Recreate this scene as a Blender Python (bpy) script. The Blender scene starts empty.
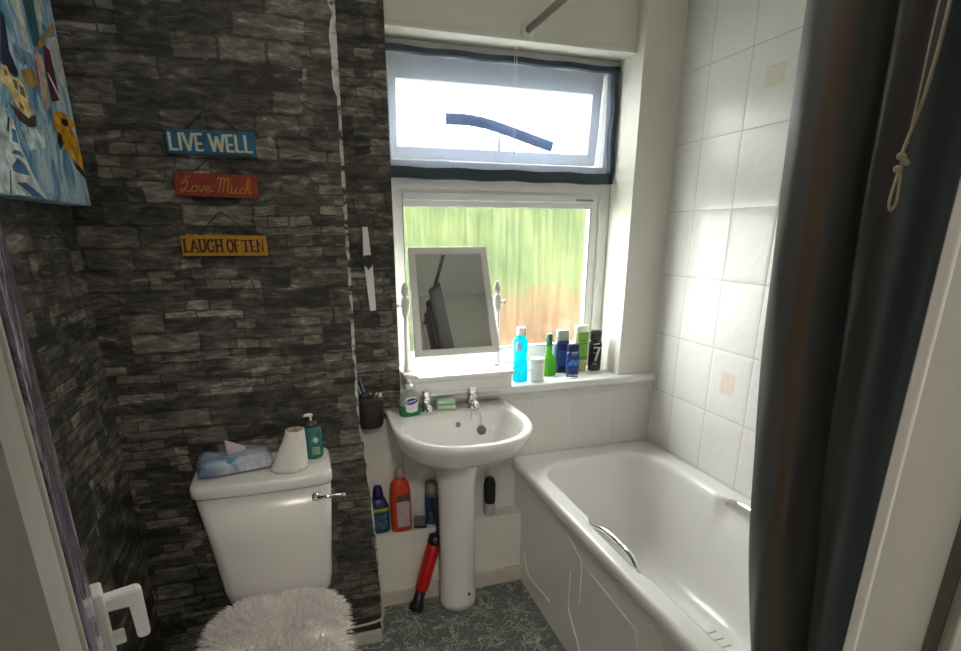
import bpy, bmesh, math, random
from mathutils import Vector, Matrix, Euler
random.seed(7)
S = bpy.context.scene
C = S.collection
pi = math.pi

# ------------------------------------------------------------------ materials
def nmat(name):
    m = bpy.data.materials.new(name); m.use_nodes = True
    nt = m.node_tree; nt.nodes.clear()
    out = nt.nodes.new('ShaderNodeOutputMaterial')
    return m, nt, out
def N(nt, t, **k):
    n = nt.nodes.new(t)
    for a, b in k.items(): setattr(n, a, b)
    return n
def L(nt, a, b): nt.links.new(a, b)
def principled(nt, out, col=(.8,.8,.8), rough=.5, metal=0, **k):
    b = N(nt, 'ShaderNodeBsdfPrincipled')
    b.inputs['Base Color'].default_value = (*col, 1)
    b.inputs['Roughness'].default_value = rough
    b.inputs['Metallic'].default_value = metal
    for a, v in k.items(): b.inputs[a.replace('_', ' ')].default_value = v
    L(nt, b.outputs[0], out.inputs[0])
    return b
def math_(nt, op, a, b=None, clamp=False):
    n = N(nt, 'ShaderNodeMath', operation=op); n.use_clamp = clamp
    for i, v in enumerate((a, b)):
        if v is None: continue
        if isinstance(v, (int, float)): n.inputs[i].default_value = v
        else: L(nt, v, n.inputs[i])
    return n.outputs[0]
def ramp(nt, fac, stops, interp='LINEAR'):
    r = N(nt, 'ShaderNodeValToRGB'); r.color_ramp.interpolation = interp
    e = r.color_ramp.elements
    while len(e) < len(stops): e.new(.5)
    for el, (p, c) in zip(e, stops):
        el.position = p; el.color = (*c, 1) if len(c) == 3 else c
    L(nt, fac, r.inputs[0]); return r.outputs[0]
def mix(nt, fac, a, b, blend='MIX'):
    n = N(nt, 'ShaderNodeMix', data_type='RGBA', blend_type=blend)
    for s, v in ((0, fac), (6, a), (7, b)):
        if isinstance(v, (int, float)): n.inputs[s].default_value = v
        elif isinstance(v, tuple): n.inputs[s].default_value = (*v, 1)
        else: L(nt, v, n.inputs[s])
    return n.outputs[2]
def noise(nt, vec, scale, detail=4, rough=.5, dist=0):
    n = N(nt, 'ShaderNodeTexNoise'); n.inputs['Scale'].default_value = scale
    n.inputs['Detail'].default_value = detail; n.inputs['Roughness'].default_value = rough
    n.inputs['Distortion'].default_value = dist
    if vec is not None: L(nt, vec, n.inputs['Vector'])
    return n
def coord(nt, scale=(1,1,1), loc=(0,0,0), rot=(0,0,0)):
    t = N(nt, 'ShaderNodeTexCoord'); mp = N(nt, 'ShaderNodeMapping')
    mp.inputs['Scale'].default_value = scale; mp.inputs['Location'].default_value = loc
    mp.inputs['Rotation'].default_value = rot
    L(nt, t.outputs['Object'], mp.inputs[0]); return mp.outputs[0]
def bump(nt, b, h, strength=.3, dist=.01):
    n = N(nt, 'ShaderNodeBump'); n.inputs['Strength'].default_value = strength
    n.inputs['Distance'].default_value = dist
    L(nt, h, n.inputs['Height']); L(nt, n.outputs[0], b.inputs['Normal'])
_simple = {}
def mat(name, col, rough=.5, metal=0, var=.06, nscale=30, bmp=0, **k):
    """plain painted / plastic / metal surface with a faint mottling"""
    if name in _simple: return _simple[name]
    m, nt, out = nmat(name)
    b = principled(nt, out, col, rough, metal, **k)
    v = coord(nt)
    n = noise(nt, v, nscale, 3)
    lo = tuple(c*(1-var) for c in col); hi = tuple(min(1, c*(1+var)) for c in col)
    L(nt, ramp(nt, n.outputs[0], [(.3, lo), (.7, hi)]), b.inputs['Base Color'])
    if bmp: bump(nt, b, n.outputs[0], bmp)
    _simple[name] = m
    return m

def stone_material(name, axes):
    """printed stacked-slate wallpaper; axes = index of horizontal axis"""
    m, nt, out = nmat(name)
    b = principled(nt, out, rough=.62)
    t = N(nt, 'ShaderNodeTexCoord'); sp = N(nt, 'ShaderNodeSeparateXYZ')
    L(nt, t.outputs['Object'], sp.inputs[0])
    cb = N(nt, 'ShaderNodeCombineXYZ')
    L(nt, sp.outputs[axes], cb.inputs[0]); L(nt, sp.outputs[2], cb.inputs[1])
    w = noise(nt, cb.outputs[0], 7, 3, .6)
    vs = N(nt, 'ShaderNodeVectorMath', operation='SUBTRACT'); L(nt, w.outputs['Color'], vs.inputs[0]); vs.inputs[1].default_value = (.5,.5,.5)
    sc = N(nt, 'ShaderNodeVectorMath', operation='MULTIPLY'); L(nt, vs.outputs[0], sc.inputs[0]); sc.inputs[1].default_value = (.035,.018,0)
    ad = N(nt, 'ShaderNodeVectorMath', operation='ADD'); L(nt, cb.outputs[0], ad.inputs[0]); L(nt, sc.outputs[0], ad.inputs[1])
    w2 = noise(nt, cb.outputs[0], 38, 3, .6)
    vs2 = N(nt, 'ShaderNodeVectorMath', operation='SUBTRACT'); L(nt, w2.outputs['Color'], vs2.inputs[0]); vs2.inputs[1].default_value = (.5,.5,.5)
    sc2 = N(nt, 'ShaderNodeVectorMath', operation='MULTIPLY'); L(nt, vs2.outputs[0], sc2.inputs[0]); sc2.inputs[1].default_value = (.016,.010,0)
    ad2 = N(nt, 'ShaderNodeVectorMath', operation='ADD'); L(nt, ad.outputs[0], ad2.inputs[0]); L(nt, sc2.outputs[0], ad2.inputs[1])
    def brick(bw, rh, off, mort, loc, sq=.62, sf=3, sm=.9):
        mp = N(nt, 'ShaderNodeMapping'); mp.inputs['Location'].default_value = loc
        L(nt, ad2.outputs[0], mp.inputs[0])
        k = N(nt, 'ShaderNodeTexBrick'); k.offset = off; k.offset_frequency = 2; k.squash = sq; k.squash_frequency = sf
        k.inputs['Color1'].default_value = (0,0,0,1); k.inputs['Color2'].default_value = (1,1,1,1); k.inputs['Mortar'].default_value = (.3,.3,.3,1)
        k.inputs['Scale'].default_value = 1; k.inputs['Mortar Size'].default_value = mort
        k.inputs['Mortar Smooth'].default_value = sm
        k.inputs['Brick Width'].default_value = bw; k.inputs['Row Height'].default_value = rh
        L(nt, mp.outputs[0], k.inputs['Vector']); return k
    A = brick(.185, .058, .43, .006, (.03,.01,0))
    B = brick(.26, .116, .37, .001, (.11,.03,0))
    Cc = brick(.120, .029, .4, .0035, (.05,.01,0), .5, 2)
    # some stones are split into thinner courses
    big = math_(nt, 'GREATER_THAN', B.outputs['Color'], .45)
    tone = math_(nt, 'ADD', math_(nt, 'MULTIPLY', mix(nt, big, A.outputs['Color'], Cc.outputs['Color']), .75), math_(nt, 'MULTIPLY', B.outputs['Color'], .25))
    mfac = mix(nt, big, A.outputs['Fac'], Cc.outputs['Fac'])
    mp = N(nt, 'ShaderNodeMapping'); mp.inputs['Scale'].default_value = (16, 60, 1); L(nt, ad.outputs[0], mp.inputs[0])
    g = noise(nt, mp.outputs[0], 1, 6, .7, .8)
    mp2 = N(nt, 'ShaderNodeMapping'); mp2.inputs['Scale'].default_value = (9, 24, 1); L(nt, ad.outputs[0], mp2.inputs[0])
    g2 = noise(nt, mp2.outputs[0], 1, 5, .65, 1.2)
    f = math_(nt, 'MULTIPLY', tone, .42)
    f = math_(nt, 'ADD', f, math_(nt, 'MULTIPLY', g.outputs[0], .82))
    f = math_(nt, 'ADD', f, math_(nt, 'MULTIPLY', g2.outputs[0], .76))
    col = ramp(nt, math_(nt, 'MULTIPLY', f, .55), [(.36, (.006,.006,.005)), (.46, (.028,.026,.021)), (.55, (.082,.077,.063)), (.63, (.17,.16,.133)), (.74, (.42,.40,.34))])
    col = mix(nt, math_(nt, 'MULTIPLY', math_(nt, 'MULTIPLY', math_(nt, 'MULTIPLY', mfac, .75), ramp(nt, g2.outputs[0], [(.42, (1,1,1)), (.60, (.25,.25,.25))])), .8), col, (.007,.007,.006))
    chip = ramp(nt, g2.outputs[0], [(.57, (0,0,0)), (.66, (1,1,1))])
    edge = math_(nt, 'MULTIPLY', chip, ramp(nt, g.outputs[0], [(.52, (0,0,0)), (.66, (1,1,1))]))
    col = mix(nt, math_(nt, 'MULTIPLY', edge, .65), col, (.42,.40,.35))
    L(nt, col, b.inputs['Base Color'])
    bump(nt, b, g.outputs[0], .12, .003)
    return m
M_stone_x = stone_material('stone_wallpaper_front', 0)
M_stone_y = stone_material('stone_wallpaper_side', 1)

def tile_material(name, ax, w, h, ox, oz, col=(.78,.77,.74), motifs=(), grout=(.42,.41,.38)):
    m, nt, out = nmat(name)
    b = principled(nt, out, col, .12)
    t = N(nt, 'ShaderNodeTexCoord'); sp = N(nt, 'ShaderNodeSeparateXYZ'); L(nt, t.outputs['Object'], sp.inputs[0])
    u, v = sp.outputs[ax], sp.outputs[2]
    def line(c, off, size, wd):
        f = math_(nt, 'FRACT', math_(nt, 'DIVIDE', math_(nt, 'SUBTRACT', c, off - size*50), size))
        d = math_(nt, 'ABSOLUTE', math_(nt, 'SUBTRACT', f, .5))
        return math_(nt, 'GREATER_THAN', d, .5 - wd/size), d
    lu, du = line(u, ox, w, .0013); lv, dv = line(v, oz, h, .0013)
    g = math_(nt, 'MAXIMUM', lu, lv)
    n1 = noise(nt, t.outputs['Object'], 9, 3, .5)
    base = mix(nt, n1.outputs[0], tuple(c*.97 for c in col), tuple(min(1,c*1.03) for c in col))
    for (mu, mv, sx, sz) in motifs:       # faint peach printed leaf squares
        a = math_(nt, 'LESS_THAN', math_(nt, 'ABSOLUTE', math_(nt, 'SUBTRACT', u, mu)), sx)
        c_ = math_(nt, 'LESS_THAN', math_(nt, 'ABSOLUTE', math_(nt, 'SUBTRACT', v, mv)), sz)
        nn = noise(nt, t.outputs['Object'], 60, 2, .5, 2)
        k = math_(nt, 'MULTIPLY', math_(nt, 'MULTIPLY', a, c_), ramp(nt, nn.outputs[0], [(.38, (.20,.20,.20)), (.62, (.60,.60,.60))]))
        base = mix(nt, k, base, (.74,.56,.38))
    L(nt, mix(nt, g, base, grout), b.inputs['Base Color'])
    ro = math_(nt, 'MULTIPLY_ADD', g, .5); b.inputs['Roughness'].default_value = .20; b.inputs['Specular IOR Level'].default_value = .28
    # pillowed, slightly wavy glaze
    pu = math_(nt, 'POWER', math_(nt, 'MULTIPLY', du, 2), 12); pv = math_(nt, 'POWER', math_(nt, 'MULTIPLY', dv, 2), 12)
    hgt = math_(nt, 'SUBTRACT', math_(nt, 'MULTIPLY', noise(nt, t.outputs['Object'], 30, 2, .4).outputs[0], .50), math_(nt, 'MULTIPLY', math_(nt, 'MAXIMUM', pu, pv), .5))
    bump(nt, b, hgt, .5, .006)
    return m
M_tile_r = tile_material('white_wall_tiles', 1, .20, .25, 2.04, .563, col=(.82,.81,.79), grout=(.52,.51,.48), motifs=((1.53, 1.955, .040, .032), (1.545, .945, .036, .042)))
M_tile_b = tile_material('white_sill_tiles', 0, .20, .25, 1.476, .562, col=(.74,.73,.70), grout=(.69,.68,.65))

def floor_material():
    m, nt, out = nmat('patterned_vinyl'); b = principled(nt, out, rough=.42)
    v = coord(nt)
    sp0 = noise(nt, v, 160, 2, .6)
    sp = ramp(nt, sp0.outputs[0], [(.35, (.070,.080,.072)), (.52, (.145,.160,.145)), (.72, (.28,.30,.27))])
    cells = N(nt, 'ShaderNodeTexVoronoi', voronoi_dimensions='2D'); cells.inputs['Scale'].default_value = 7.0; cells.inputs['Randomness'].default_value = .35
    L(nt, v, cells.inputs['Vector'])
    d = N(nt, 'ShaderNodeVectorMath', operation='SUBTRACT'); L(nt, v, d.inputs[0]); L(nt, cells.outputs['Position'], d.inputs[1])
    s = N(nt, 'ShaderNodeSeparateXYZ'); L(nt, d.outputs[0], s.inputs[0])
    r = cells.outputs['Distance']
    th = math_(nt, 'ARCTAN2', s.outputs[1], s.outputs[0])
    ch = N(nt, 'ShaderNodeSeparateColor'); L(nt, cells.outputs['Color'], ch.inputs[0])
    th = math_(nt, 'ADD', th, math_(nt, 'MULTIPLY', ch.outputs[0], 6.28))
    pet = math_(nt, 'ABSOLUTE', math_(nt, 'COSINE', math_(nt, 'MULTIPLY', th, 2.5)))
    lim = math_(nt, 'MULTIPLY', math_(nt, 'POWER', pet, 2), .36)
    o = math_(nt, 'ABSOLUTE', math_(nt, 'SUBTRACT', r, lim))
    a1 = math_(nt, 'LESS_THAN', o, .030); a2 = math_(nt, 'GREATER_THAN', r, .06)
    petal = math_(nt, 'MULTIPLY', a1, a2)
    fill = math_(nt, 'MULTIPLY', math_(nt, 'LESS_THAN', r, math_(nt, 'MULTIPLY', lim, .8)), math_(nt, 'GREATER_THAN', sp0.outputs[0], .50))
    cu = noise(nt, v, 9, 1, .3, 1.5)
    c1 = math_(nt, 'LESS_THAN', math_(nt, 'ABSOLUTE', math_(nt, 'SUBTRACT', cu.outputs[0], .5)), .011)
    cu2 = noise(nt, coord(nt, loc=(5,3,0)), 13, 1, .3, 1.0)
    c2 = math_(nt, 'LESS_THAN', math_(nt, 'ABSOLUTE', math_(nt, 'SUBTRACT', cu2.outputs[0], .5)), .010)
    k = math_(nt, 'MAXIMUM', math_(nt, 'MAXIMUM', petal, c1), c2)
    brk = ramp(nt, noise(nt, v, 40, 2).outputs[0], [(.35, (.4,.4,.4)), (.6, (.95,.95,.95))])
    k = math_(nt, 'MULTIPLY', math_(nt, 'MAXIMUM', k, math_(nt, 'MULTIPLY', fill, .8)), brk)
    L(nt, mix(nt, k, sp, (.50,.53,.47)), b.inputs['Base Color'])
    bump(nt, b, sp0.outputs[0], .15, .002)
    return m
M_floor = floor_material()

M_wall = mat('white_wall_paint', (.80,.78,.72), .6, var=.03, nscale=4, bmp=.03)
M_ceil = mat('ceiling_paint', (.86,.84,.79), .8, var=.02)
M_hall = mat('hall_paint', (.42,.38,.33), .8, var=.03)
M_upvc = mat('window_plastic', (.80,.80,.79), .3, var=.02)
M_gloss = mat('white_gloss_paint', (.50,.49,.45), .38, var=.05, nscale=12, bmp=.05)
M_lining = mat('dark_taupe_lining', (.16,.145,.125), .6, var=.05)  # left door lining, one tone darker than the right
M_cer = mat('white_ceramic', (.85,.84,.82), .08, var=.012, nscale=5)
M_cist = mat('cistern_ceramic', (.80,.785,.75), .2, var=.012, nscale=5)
M_acr = mat('bath_acrylic', (.88,.87,.85), .14, var=.012, nscale=4)
M_skirt = mat('cream_skirting', (.62,.56,.49), .5, var=.05, nscale=20)
M_chrome = mat('chrome', (.86,.86,.87), .09, 1, var=.01)
M_steel = mat('brushed_steel', (.40,.34,.29), .22, 1, var=.08)
M_white = mat('white_plastic', (.80,.80,.78), .3, var=.02)
M_black = mat('black_plastic', (.015,.015,.017), .35)
M_dgrey = mat('charcoal_tape', (.035,.055,.075), .7)
M_red = mat('red_plastic', (.55,.012,.010), .3)
M_paper = mat('white_tissue', (.80,.78,.74), .9, bmp=.2, nscale=120)

def cloth_mat():
    m, nt, out = nmat('dark_curtain_fabric'); b = principled(nt, out, rough=.48)
    t = N(nt, 'ShaderNodeUVMap'); s = N(nt, 'ShaderNodeSeparateXYZ'); L(nt, t.outputs[0], s.inputs[0])
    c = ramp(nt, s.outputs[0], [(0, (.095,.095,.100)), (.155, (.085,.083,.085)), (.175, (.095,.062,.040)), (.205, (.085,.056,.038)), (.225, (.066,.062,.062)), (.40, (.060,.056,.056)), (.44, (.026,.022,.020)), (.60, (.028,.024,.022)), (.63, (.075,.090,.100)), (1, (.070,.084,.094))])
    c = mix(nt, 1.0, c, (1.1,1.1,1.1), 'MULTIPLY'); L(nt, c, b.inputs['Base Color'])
    n = noise(nt, coord(nt, (300,300,300)), 1, 2); bump(nt, b, n.outputs[0], .08, .001)
    return m
M_curtain = cloth_mat()

def glass_mat(name, clear=.45, haze=(.9,.95,.88), sx=190):
    """obscured glass: vertical rippled streaks, part clear, part scattering"""
    m, nt, out = nmat(name)
    v = coord(nt, (sx, 1, 7))
    n = noise(nt, v, 1, 3, .6); v2 = coord(nt, (sx*.3, 1, 2.2)); n2 = noise(nt, v2, 1, 2, .5)
    k = math_(nt, 'ADD', math_(nt, 'MULTIPLY', n.outputs[0], .6), math_(nt, 'MULTIPLY', n2.outputs[0], .4))
    f = ramp(nt, k, [(.38, (clear-.025,)*3), (.50, (clear,)*3), (.62, (min(1,clear+.02),)*3)])
    tr = N(nt, 'ShaderNodeBsdfTransparent'); tr.inputs[0].default_value = (.97,.98,.96,1)
    tl = N(nt, 'ShaderNodeBsdfTranslucent'); tl.inputs[0].default_value = (*haze, 1)
    mx = N(nt, 'ShaderNodeMixShader'); L(nt, f, mx.inputs[0]); L(nt, tl.outputs[0], mx.inputs[1]); L(nt, tr.outputs[0], mx.inputs[2])
    gl = N(nt, 'ShaderNodeBsdfGlossy'); gl.inputs['Roughness'].default_value = .12
    bp = N(nt, 'ShaderNodeBump'); bp.inputs['Strength'].default_value = .3; bp.inputs['Distance'].default_value = .003; L(nt, n.outputs[0], bp.inputs['Height']); L(nt, bp.outputs[0], gl.inputs['Normal'])
    m2 = N(nt, 'ShaderNodeMixShader'); m2.inputs[0].default_value = .05; L(nt, mx.outputs[0], m2.inputs[1]); L(nt, gl.outputs[0], m2.inputs[2])
    L(nt, m2.outputs[0], out.inputs[0]); return m
M_glass = glass_mat('rippled_glass', .975, (.6,.68,.5))
M_glass2 = glass_mat('rippled_vent_glass', .80, (.9,.93,.9), 160)

def mesh_mat():
    m, nt, out = nmat('fly_screen_net')
    d = N(nt, 'ShaderNodeBsdfDiffuse'); d.inputs[0].default_value = (.42,.50,.68,1)
    tl = N(nt, 'ShaderNodeBsdfTranslucent'); tl.inputs[0].default_value = (.035,.05,.09,1)
    a = N(nt, 'ShaderNodeAddShader'); L(nt, d.outputs[0], a.inputs[0]); L(nt, tl.outputs[0], a.inputs[1])
    tr = N(nt, 'ShaderNodeBsdfTransparent')
    mx = N(nt, 'ShaderNodeMixShader')
    v = coord(nt, (150,1,1)); n = noise(nt, v, 1, 2)
    L(nt, ramp(nt, n.outputs[0], [(.3, (.66,)*3), (.7, (.72,)*3)]), mx.inputs[0])
    L(nt, a.outputs[0], mx.inputs[1]); L(nt, tr.outputs[0], mx.inputs[2]); L(nt, mx.outputs[0], out.inputs[0])
    return m
M_net = mesh_mat()

def clear_liquid(name, col, alpha=.35, rough=.06):
    """tinted clear plastic with coloured liquid"""
    m, nt, out = nmat(name)
    b = principled(nt, out, col, rough)
    tr = N(nt, 'ShaderNodeBsdfTransparent'); tr.inputs[0].default_value = (*col, 1)
    tl = N(nt, 'ShaderNodeBsdfTranslucent'); tl.inputs[0].default_value = (*col, 1)
    m1 = N(nt, 'ShaderNodeMixShader'); m1.inputs[0].default_value = .5; L(nt, b.outputs[0], m1.inputs[1]); L(nt, tl.outputs[0], m1.inputs[2])
    m2 = N(nt, 'ShaderNodeMixShader'); L(nt, m1.outputs[0], m2.inputs[1]); L(nt, tr.outputs[0], m2.inputs[2])
    n = noise(nt, coord(nt), 25, 2); L(nt, ramp(nt, n.outputs[0], [(.3, (alpha*.85,)*3), (.7, (alpha*1.15,)*3)]), m2.inputs[0])
    L(nt, m2.outputs[0], out.inputs[0]); return m

# ------------------------------------------------------------------ mesh helpers
def obj(name, bm, m, parent=None, smooth=False, kind=None, recalc=True):
    if recalc: bmesh.ops.recalc_face_normals(bm, faces=bm.faces)
    me = bpy.data.meshes.new(name); bm.to_mesh(me); bm.free()
    for mm in (m if isinstance(m, (list, tuple)) else [m]): me.materials.append(mm)
    if smooth:
        for p in me.polygons: p.use_smooth = True
    o = bpy.data.objects.new(name, me); C.objects.link(o)
    if parent: o.parent = parent; o.matrix_parent_inverse = Matrix.Translation(-Vector(parent.location)) if False else Matrix.Identity(4)
    if kind: o['kind'] = kind
    return o
def box(bm, x0, x1, y0, y1, z0, z1, bev=0, seg=2):
    r = bmesh.ops.create_cube(bm, size=1)
    M = Matrix.Translation(((x0+x1)/2, (y0+y1)/2, (z0+z1)/2)) @ Matrix.Diagonal((abs(x1-x0), abs(y1-y0), abs(z1-z0), 1))
    bmesh.ops.transform(bm, matrix=M, verts=r['verts'])
    if bev:
        es = {e for v in r['verts'] for e in v.link_edges}
        bmesh.ops.bevel(bm, geom=list(es), offset=bev, segments=seg, profile=.5, affect='EDGES')
    return r
def bx(*a, **k):
    bm = bmesh.new(); box(bm, *a, **k); return bm
def loft(bm, rings, cap0=True, cap1=True, closed=True):
    vs = [[bm.verts.new(p) for p in r] for r in rings]
    n = len(vs[0])
    for a, b in zip(vs, vs[1:]):
        for i in range(n if closed else n-1):
            j = (i+1) % n
            bm.faces.new((a[i], a[j], b[j], b[i]))
    if cap0: bm.faces.new(vs[0][::-1])
    if cap1: bm.faces.new(vs[-1])
    return vs
def circ(cx, cy, z, rx, ry=None, n=24, p=2.0, a0=0):
    ry = rx if ry is None else ry; out = []
    for i in range(n):
        t = a0 + 2*pi*i/n; c, s = math.cos(t), math.sin(t)
        out.append((cx + rx*math.copysign(abs(c)**(2/p), c), cy + ry*math.copysign(abs(s)**(2/p), s), z))
    return out
def lathe(prof, n=24, sy=1, p=2.0, cx=0, cy=0):
    """prof: list of (radius, z)"""
    bm = bmesh.new(); loft(bm, [circ(cx, cy, z, max(r, 1e-4), max(r, 1e-4)*sy, n, p) for r, z in prof]); return bm
def tube(bm, pts, r, n=10, caps=True):
    pts = [Vector(p) for p in pts]; rs = r if isinstance(r, (list, tuple)) else [r]*len(pts)
    rings = []; up = None
    for i, p in enumerate(pts):
        d = (pts[min(i+1, len(pts)-1)] - pts[max(i-1, 0)]).normalized()
        if up is None: up = Vector((0,0,1)) if abs(d.z) < .9 else Vector((1,0,0))
        s = d.cross(up).normalized(); up = s.cross(d).normalized()
        rings.append([tuple(p + rs[i]*(math.cos(2*pi*k/n)*s + math.sin(2*pi*k/n)*up)) for k in range(n)])
    loft(bm, rings, caps, caps)
def tb(pts, r, n=10):
    bm = bmesh.new(); tube(bm, pts, r, n); return bm
def prism(bm, pts, fn, t):
    """polygon given in 2D, fn(u,v,w)->3D, thickness t (w from 0 to t)"""
    a = [bm.verts.new(fn(u, v, 0)) for u, v in pts]; b = [bm.verts.new(fn(u, v, t)) for u, v in pts]
    n = len(pts); bm.faces.new(a[::-1]); bm.faces.new(b)
    for i in range(n): bm.faces.new((a[i], a[(i+1) % n], b[(i+1) % n], b[i]))
def stroke(bm, pts, w, fn, t=.001):
    """ribbon along 2D polyline"""
    P = [Vector(p) for p in pts]; Lf, Rt = [], []
    for i, p in enumerate(P):
        d = (P[min(i+1, len(P)-1)] - P[max(i-1, 0)])
        if d.length == 0: d = Vector((1,0))
        d.normalize(); nn = Vector((-d.y, d.x))
        ww = w[i] if isinstance(w, (list, tuple)) else w
        Lf.append(p + nn*ww/2); Rt.append(p - nn*ww/2)
    rows = []
    for l, r in zip(Lf, Rt):
        rows.append([bm.verts.new(fn(l.x, l.y, 0)), bm.verts.new(fn(r.x, r.y, 0)), bm.verts.new(fn(r.x, r.y, t)), bm.verts.new(fn(l.x, l.y, t))])
    for a, b in zip(rows, rows[1:]):
        for k in range(4): bm.faces.new((a[k], a[(k+1) % 4], b[(k+1) % 4], b[k]))
    bm.faces.new(rows[0][::-1]); bm.faces.new(rows[-1])
def smoothpts(pts, k=5):
    """Catmull-Rom through 2D/3D points"""
    P = [Vector(p) for p in pts]; out = []
    for i in range(len(P)-1):
        p0, p1, p2, p3 = P[max(i-1,0)], P[i], P[i+1], P[min(i+2, len(P)-1)]
        for j in range(k):
            t = j/k
            out.append(.5*((2*p1) + (p2-p0)*t + (2*p0-5*p1+4*p2-p3)*t*t + (3*p1-p0-3*p2+p3)*t**3))
    out.append(P[-1]); return out
def thing(name, label, cat, loc=(0,0,0), rz=0, group=None):
    o = bpy.data.objects.new(name, None); C.objects.link(o); o.empty_display_size = .05
    o.location = loc; o.rotation_euler = (0,0,rz); tag(o, label, cat, group); return o
def tag(o, label=None, cat=None, group=None):
    if label: o['label'] = label
    if cat: o['category'] = cat
    if group: o['group'] = group
    return o
def struct(name, bm, m, smooth=False, parent=None):
    o = obj(name, bm, m, parent, smooth)
    if not parent: o['kind'] = 'structure'
    return o

# ------------------------------------------------------------------ the room
XL, XR, YN, YT, YB, ZC = -.545, 1.476, .30, 1.714, 2.0, 2.42
SILL = .882
struct('floor', bx(-1.6, 1.75, -1.7, 2.3, -.08, 0), M_floor)
struct('ceiling', bx(-1.6, 1.75, -1.7, 2.3, ZC, ZC+.08), M_ceil)
struct('wall_left', bx(XL-.1, XL, YN, YT+.1, 0, ZC), M_stone_y)
# stone papered wall behind the toilet, its free corner slightly crooked
edge = [(.171,0), (.177,.24), (.163,.61), (.150,.78), (.140,.88), (.145,1.5), (.147,1.79), (.150,2.08), (.152,ZC)]
bm = bmesh.new()
poly = [(XL-.1, 0)] + edge + [(XL-.1, ZC)]
prism(bm, poly, lambda u,v,w: (u, YT+w, v), .30)
struct('wall_toilet', bm, M_stone_x)
# far wall: stone papered pier, tiled part under the sill, pier to the right
struct('wall_back', bx(.10, .33, YB, YB+.3, .785, ZC), M_stone_x)
struct('wall_back_lower', bx(.10, .33, YB, YB+.3, 0, .785), M_wall)
struct('wall_back_tiled', bx(.33, XR, YB-.012, YB+.3, 0, .845), M_tile_b)
bm = bmesh.new(); box(bm, 1.30, XR+.1, YB, YB+.3, .845, ZC)
struct('wall_back_right', bm, M_wall)
bm = bmesh.new(); box(bm, .33, 1.30, 2.06, 2.3, 2.139, ZC)
struct('wall_back_lintel', bm, M_wall)
struct('trim_1', bx(.33, 1.298, 2.048, 2.062, 2.134, 2.148, bev=.003), M_wall)   # bead along the lintel
struct('wall_right', bx(XR, XR+.1, YN-.1, YB+.3, 0, ZC), M_tile_r)
# near wall with the doorway, and the hall behind the camera
bm = bmesh.new(); box(bm, XL-.1, -.147-.03, .18, YN, 0, ZC); box(bm, .49+.03, XR+.1, .18, YN, 0, ZC); box(bm, -.18, .53, .18, YN, 2.03, ZC)
struct('wall_near', bm, M_wall)
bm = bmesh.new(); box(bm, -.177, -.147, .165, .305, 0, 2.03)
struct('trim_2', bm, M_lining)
def right_lining():
    bm = bmesh.new()
    box(bm, .49, .52, .236, .305, 0, 2.03, bev=.003); box(bm, .497, .52, .224, .236, 0, 2.03); box(bm, .478, .52, .165, .224, 0, 2.03, bev=.003)
    box(bm, .4885, .494, .297, .309, 0, 2.03, bev=.002)
    box(bm, -.177, .52, .165, .305, 2.0, 2.03)
    return bm
struct('trim_3', right_lining(), M_gloss)
struct('trim_7', bx(.4893,.4905,.2355,.246,0,2.0), mat('jamb_stripe_brown',(.10,.085,.07),.7))  # narrow dark brown stripe down the right jamb
bm = bmesh.new()
box(bm, -1.6, -1.5, -1.7, .18, 0, ZC); box(bm, 1.65, 1.75, -1.7, .18, 0, ZC); box(bm, -1.6, 1.75, -1.8, -1.7, 0, ZC)
struct('wall_hall', bm, M_hall)
# window sill board with rounded nose
bm = bmesh.new(); box(bm, .33, 1.30, 1.99, 2.17, .845, SILL); 
box(bm, .33, XR, 1.963, 2.0, .847, SILL, bev=.008)
struct('trim_4', bm, M_upvc)
# boxed-in pipe ledge under the basin and its skirting
struct('trim_5', bx(.10, .815, 1.905, YB, 0, .327, bev=.003), M_wall)
struct('baseboard_back', bx(.17, .815, 1.893, 1.906, 0, .073, bev=.003), M_skirt)
struct('baseboard_toilet', bx(XL, .172, 1.70, YT+.001, 0, .052, bev=.003), M_gloss)
# torn white paper edge running down the free corner
bm = bmesh.new()
pts = []
zs = [i*.02 for i in range(4, 121)]
def ex(z):
    for (x0,z0),(x1,z1) in zip(edge, edge[1:]):
        if z0 <= z <= z1: return x0 + (x1-x0)*(z-z0)/(z1-z0)
    return .152
rows = []
for z in zs:
    w = .003 + .0035*random.random() + (.013 if z > 1.83 else .004 if z > .9 else 0)*(.75+.25*random.random())
    if random.random() < .12: w *= .4
    e = ex(z) + .002
    rows.append([bm.verts.new((e-w, YT-.002, z)), bm.verts.new((e+.001, YT-.004, z)), bm.verts.new((e+.002, YT+.02, z)), bm.verts.new((e-w, YT+.002, z))])
for a, b in zip(rows, rows[1:]):
    for k in range(4): bm.faces.new((a[k], a[(k+1)%4], b[(k+1)%4], b[k]))
def worn_mat():
    m, nt, out = nmat('worn_white_corner'); b = principled(nt, out, rough=.7)
    n = noise(nt, coord(nt, (20,20,28)), 1, 3, .7)
    L(nt, ramp(nt, n.outputs[0], [(.38, (.05,.05,.045)), (.5, (.50,.49,.45)), (.7, (.72,.70,.66))]), b.inputs['Base Color']); return m
struct('trim_6', bm, worn_mat())

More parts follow.
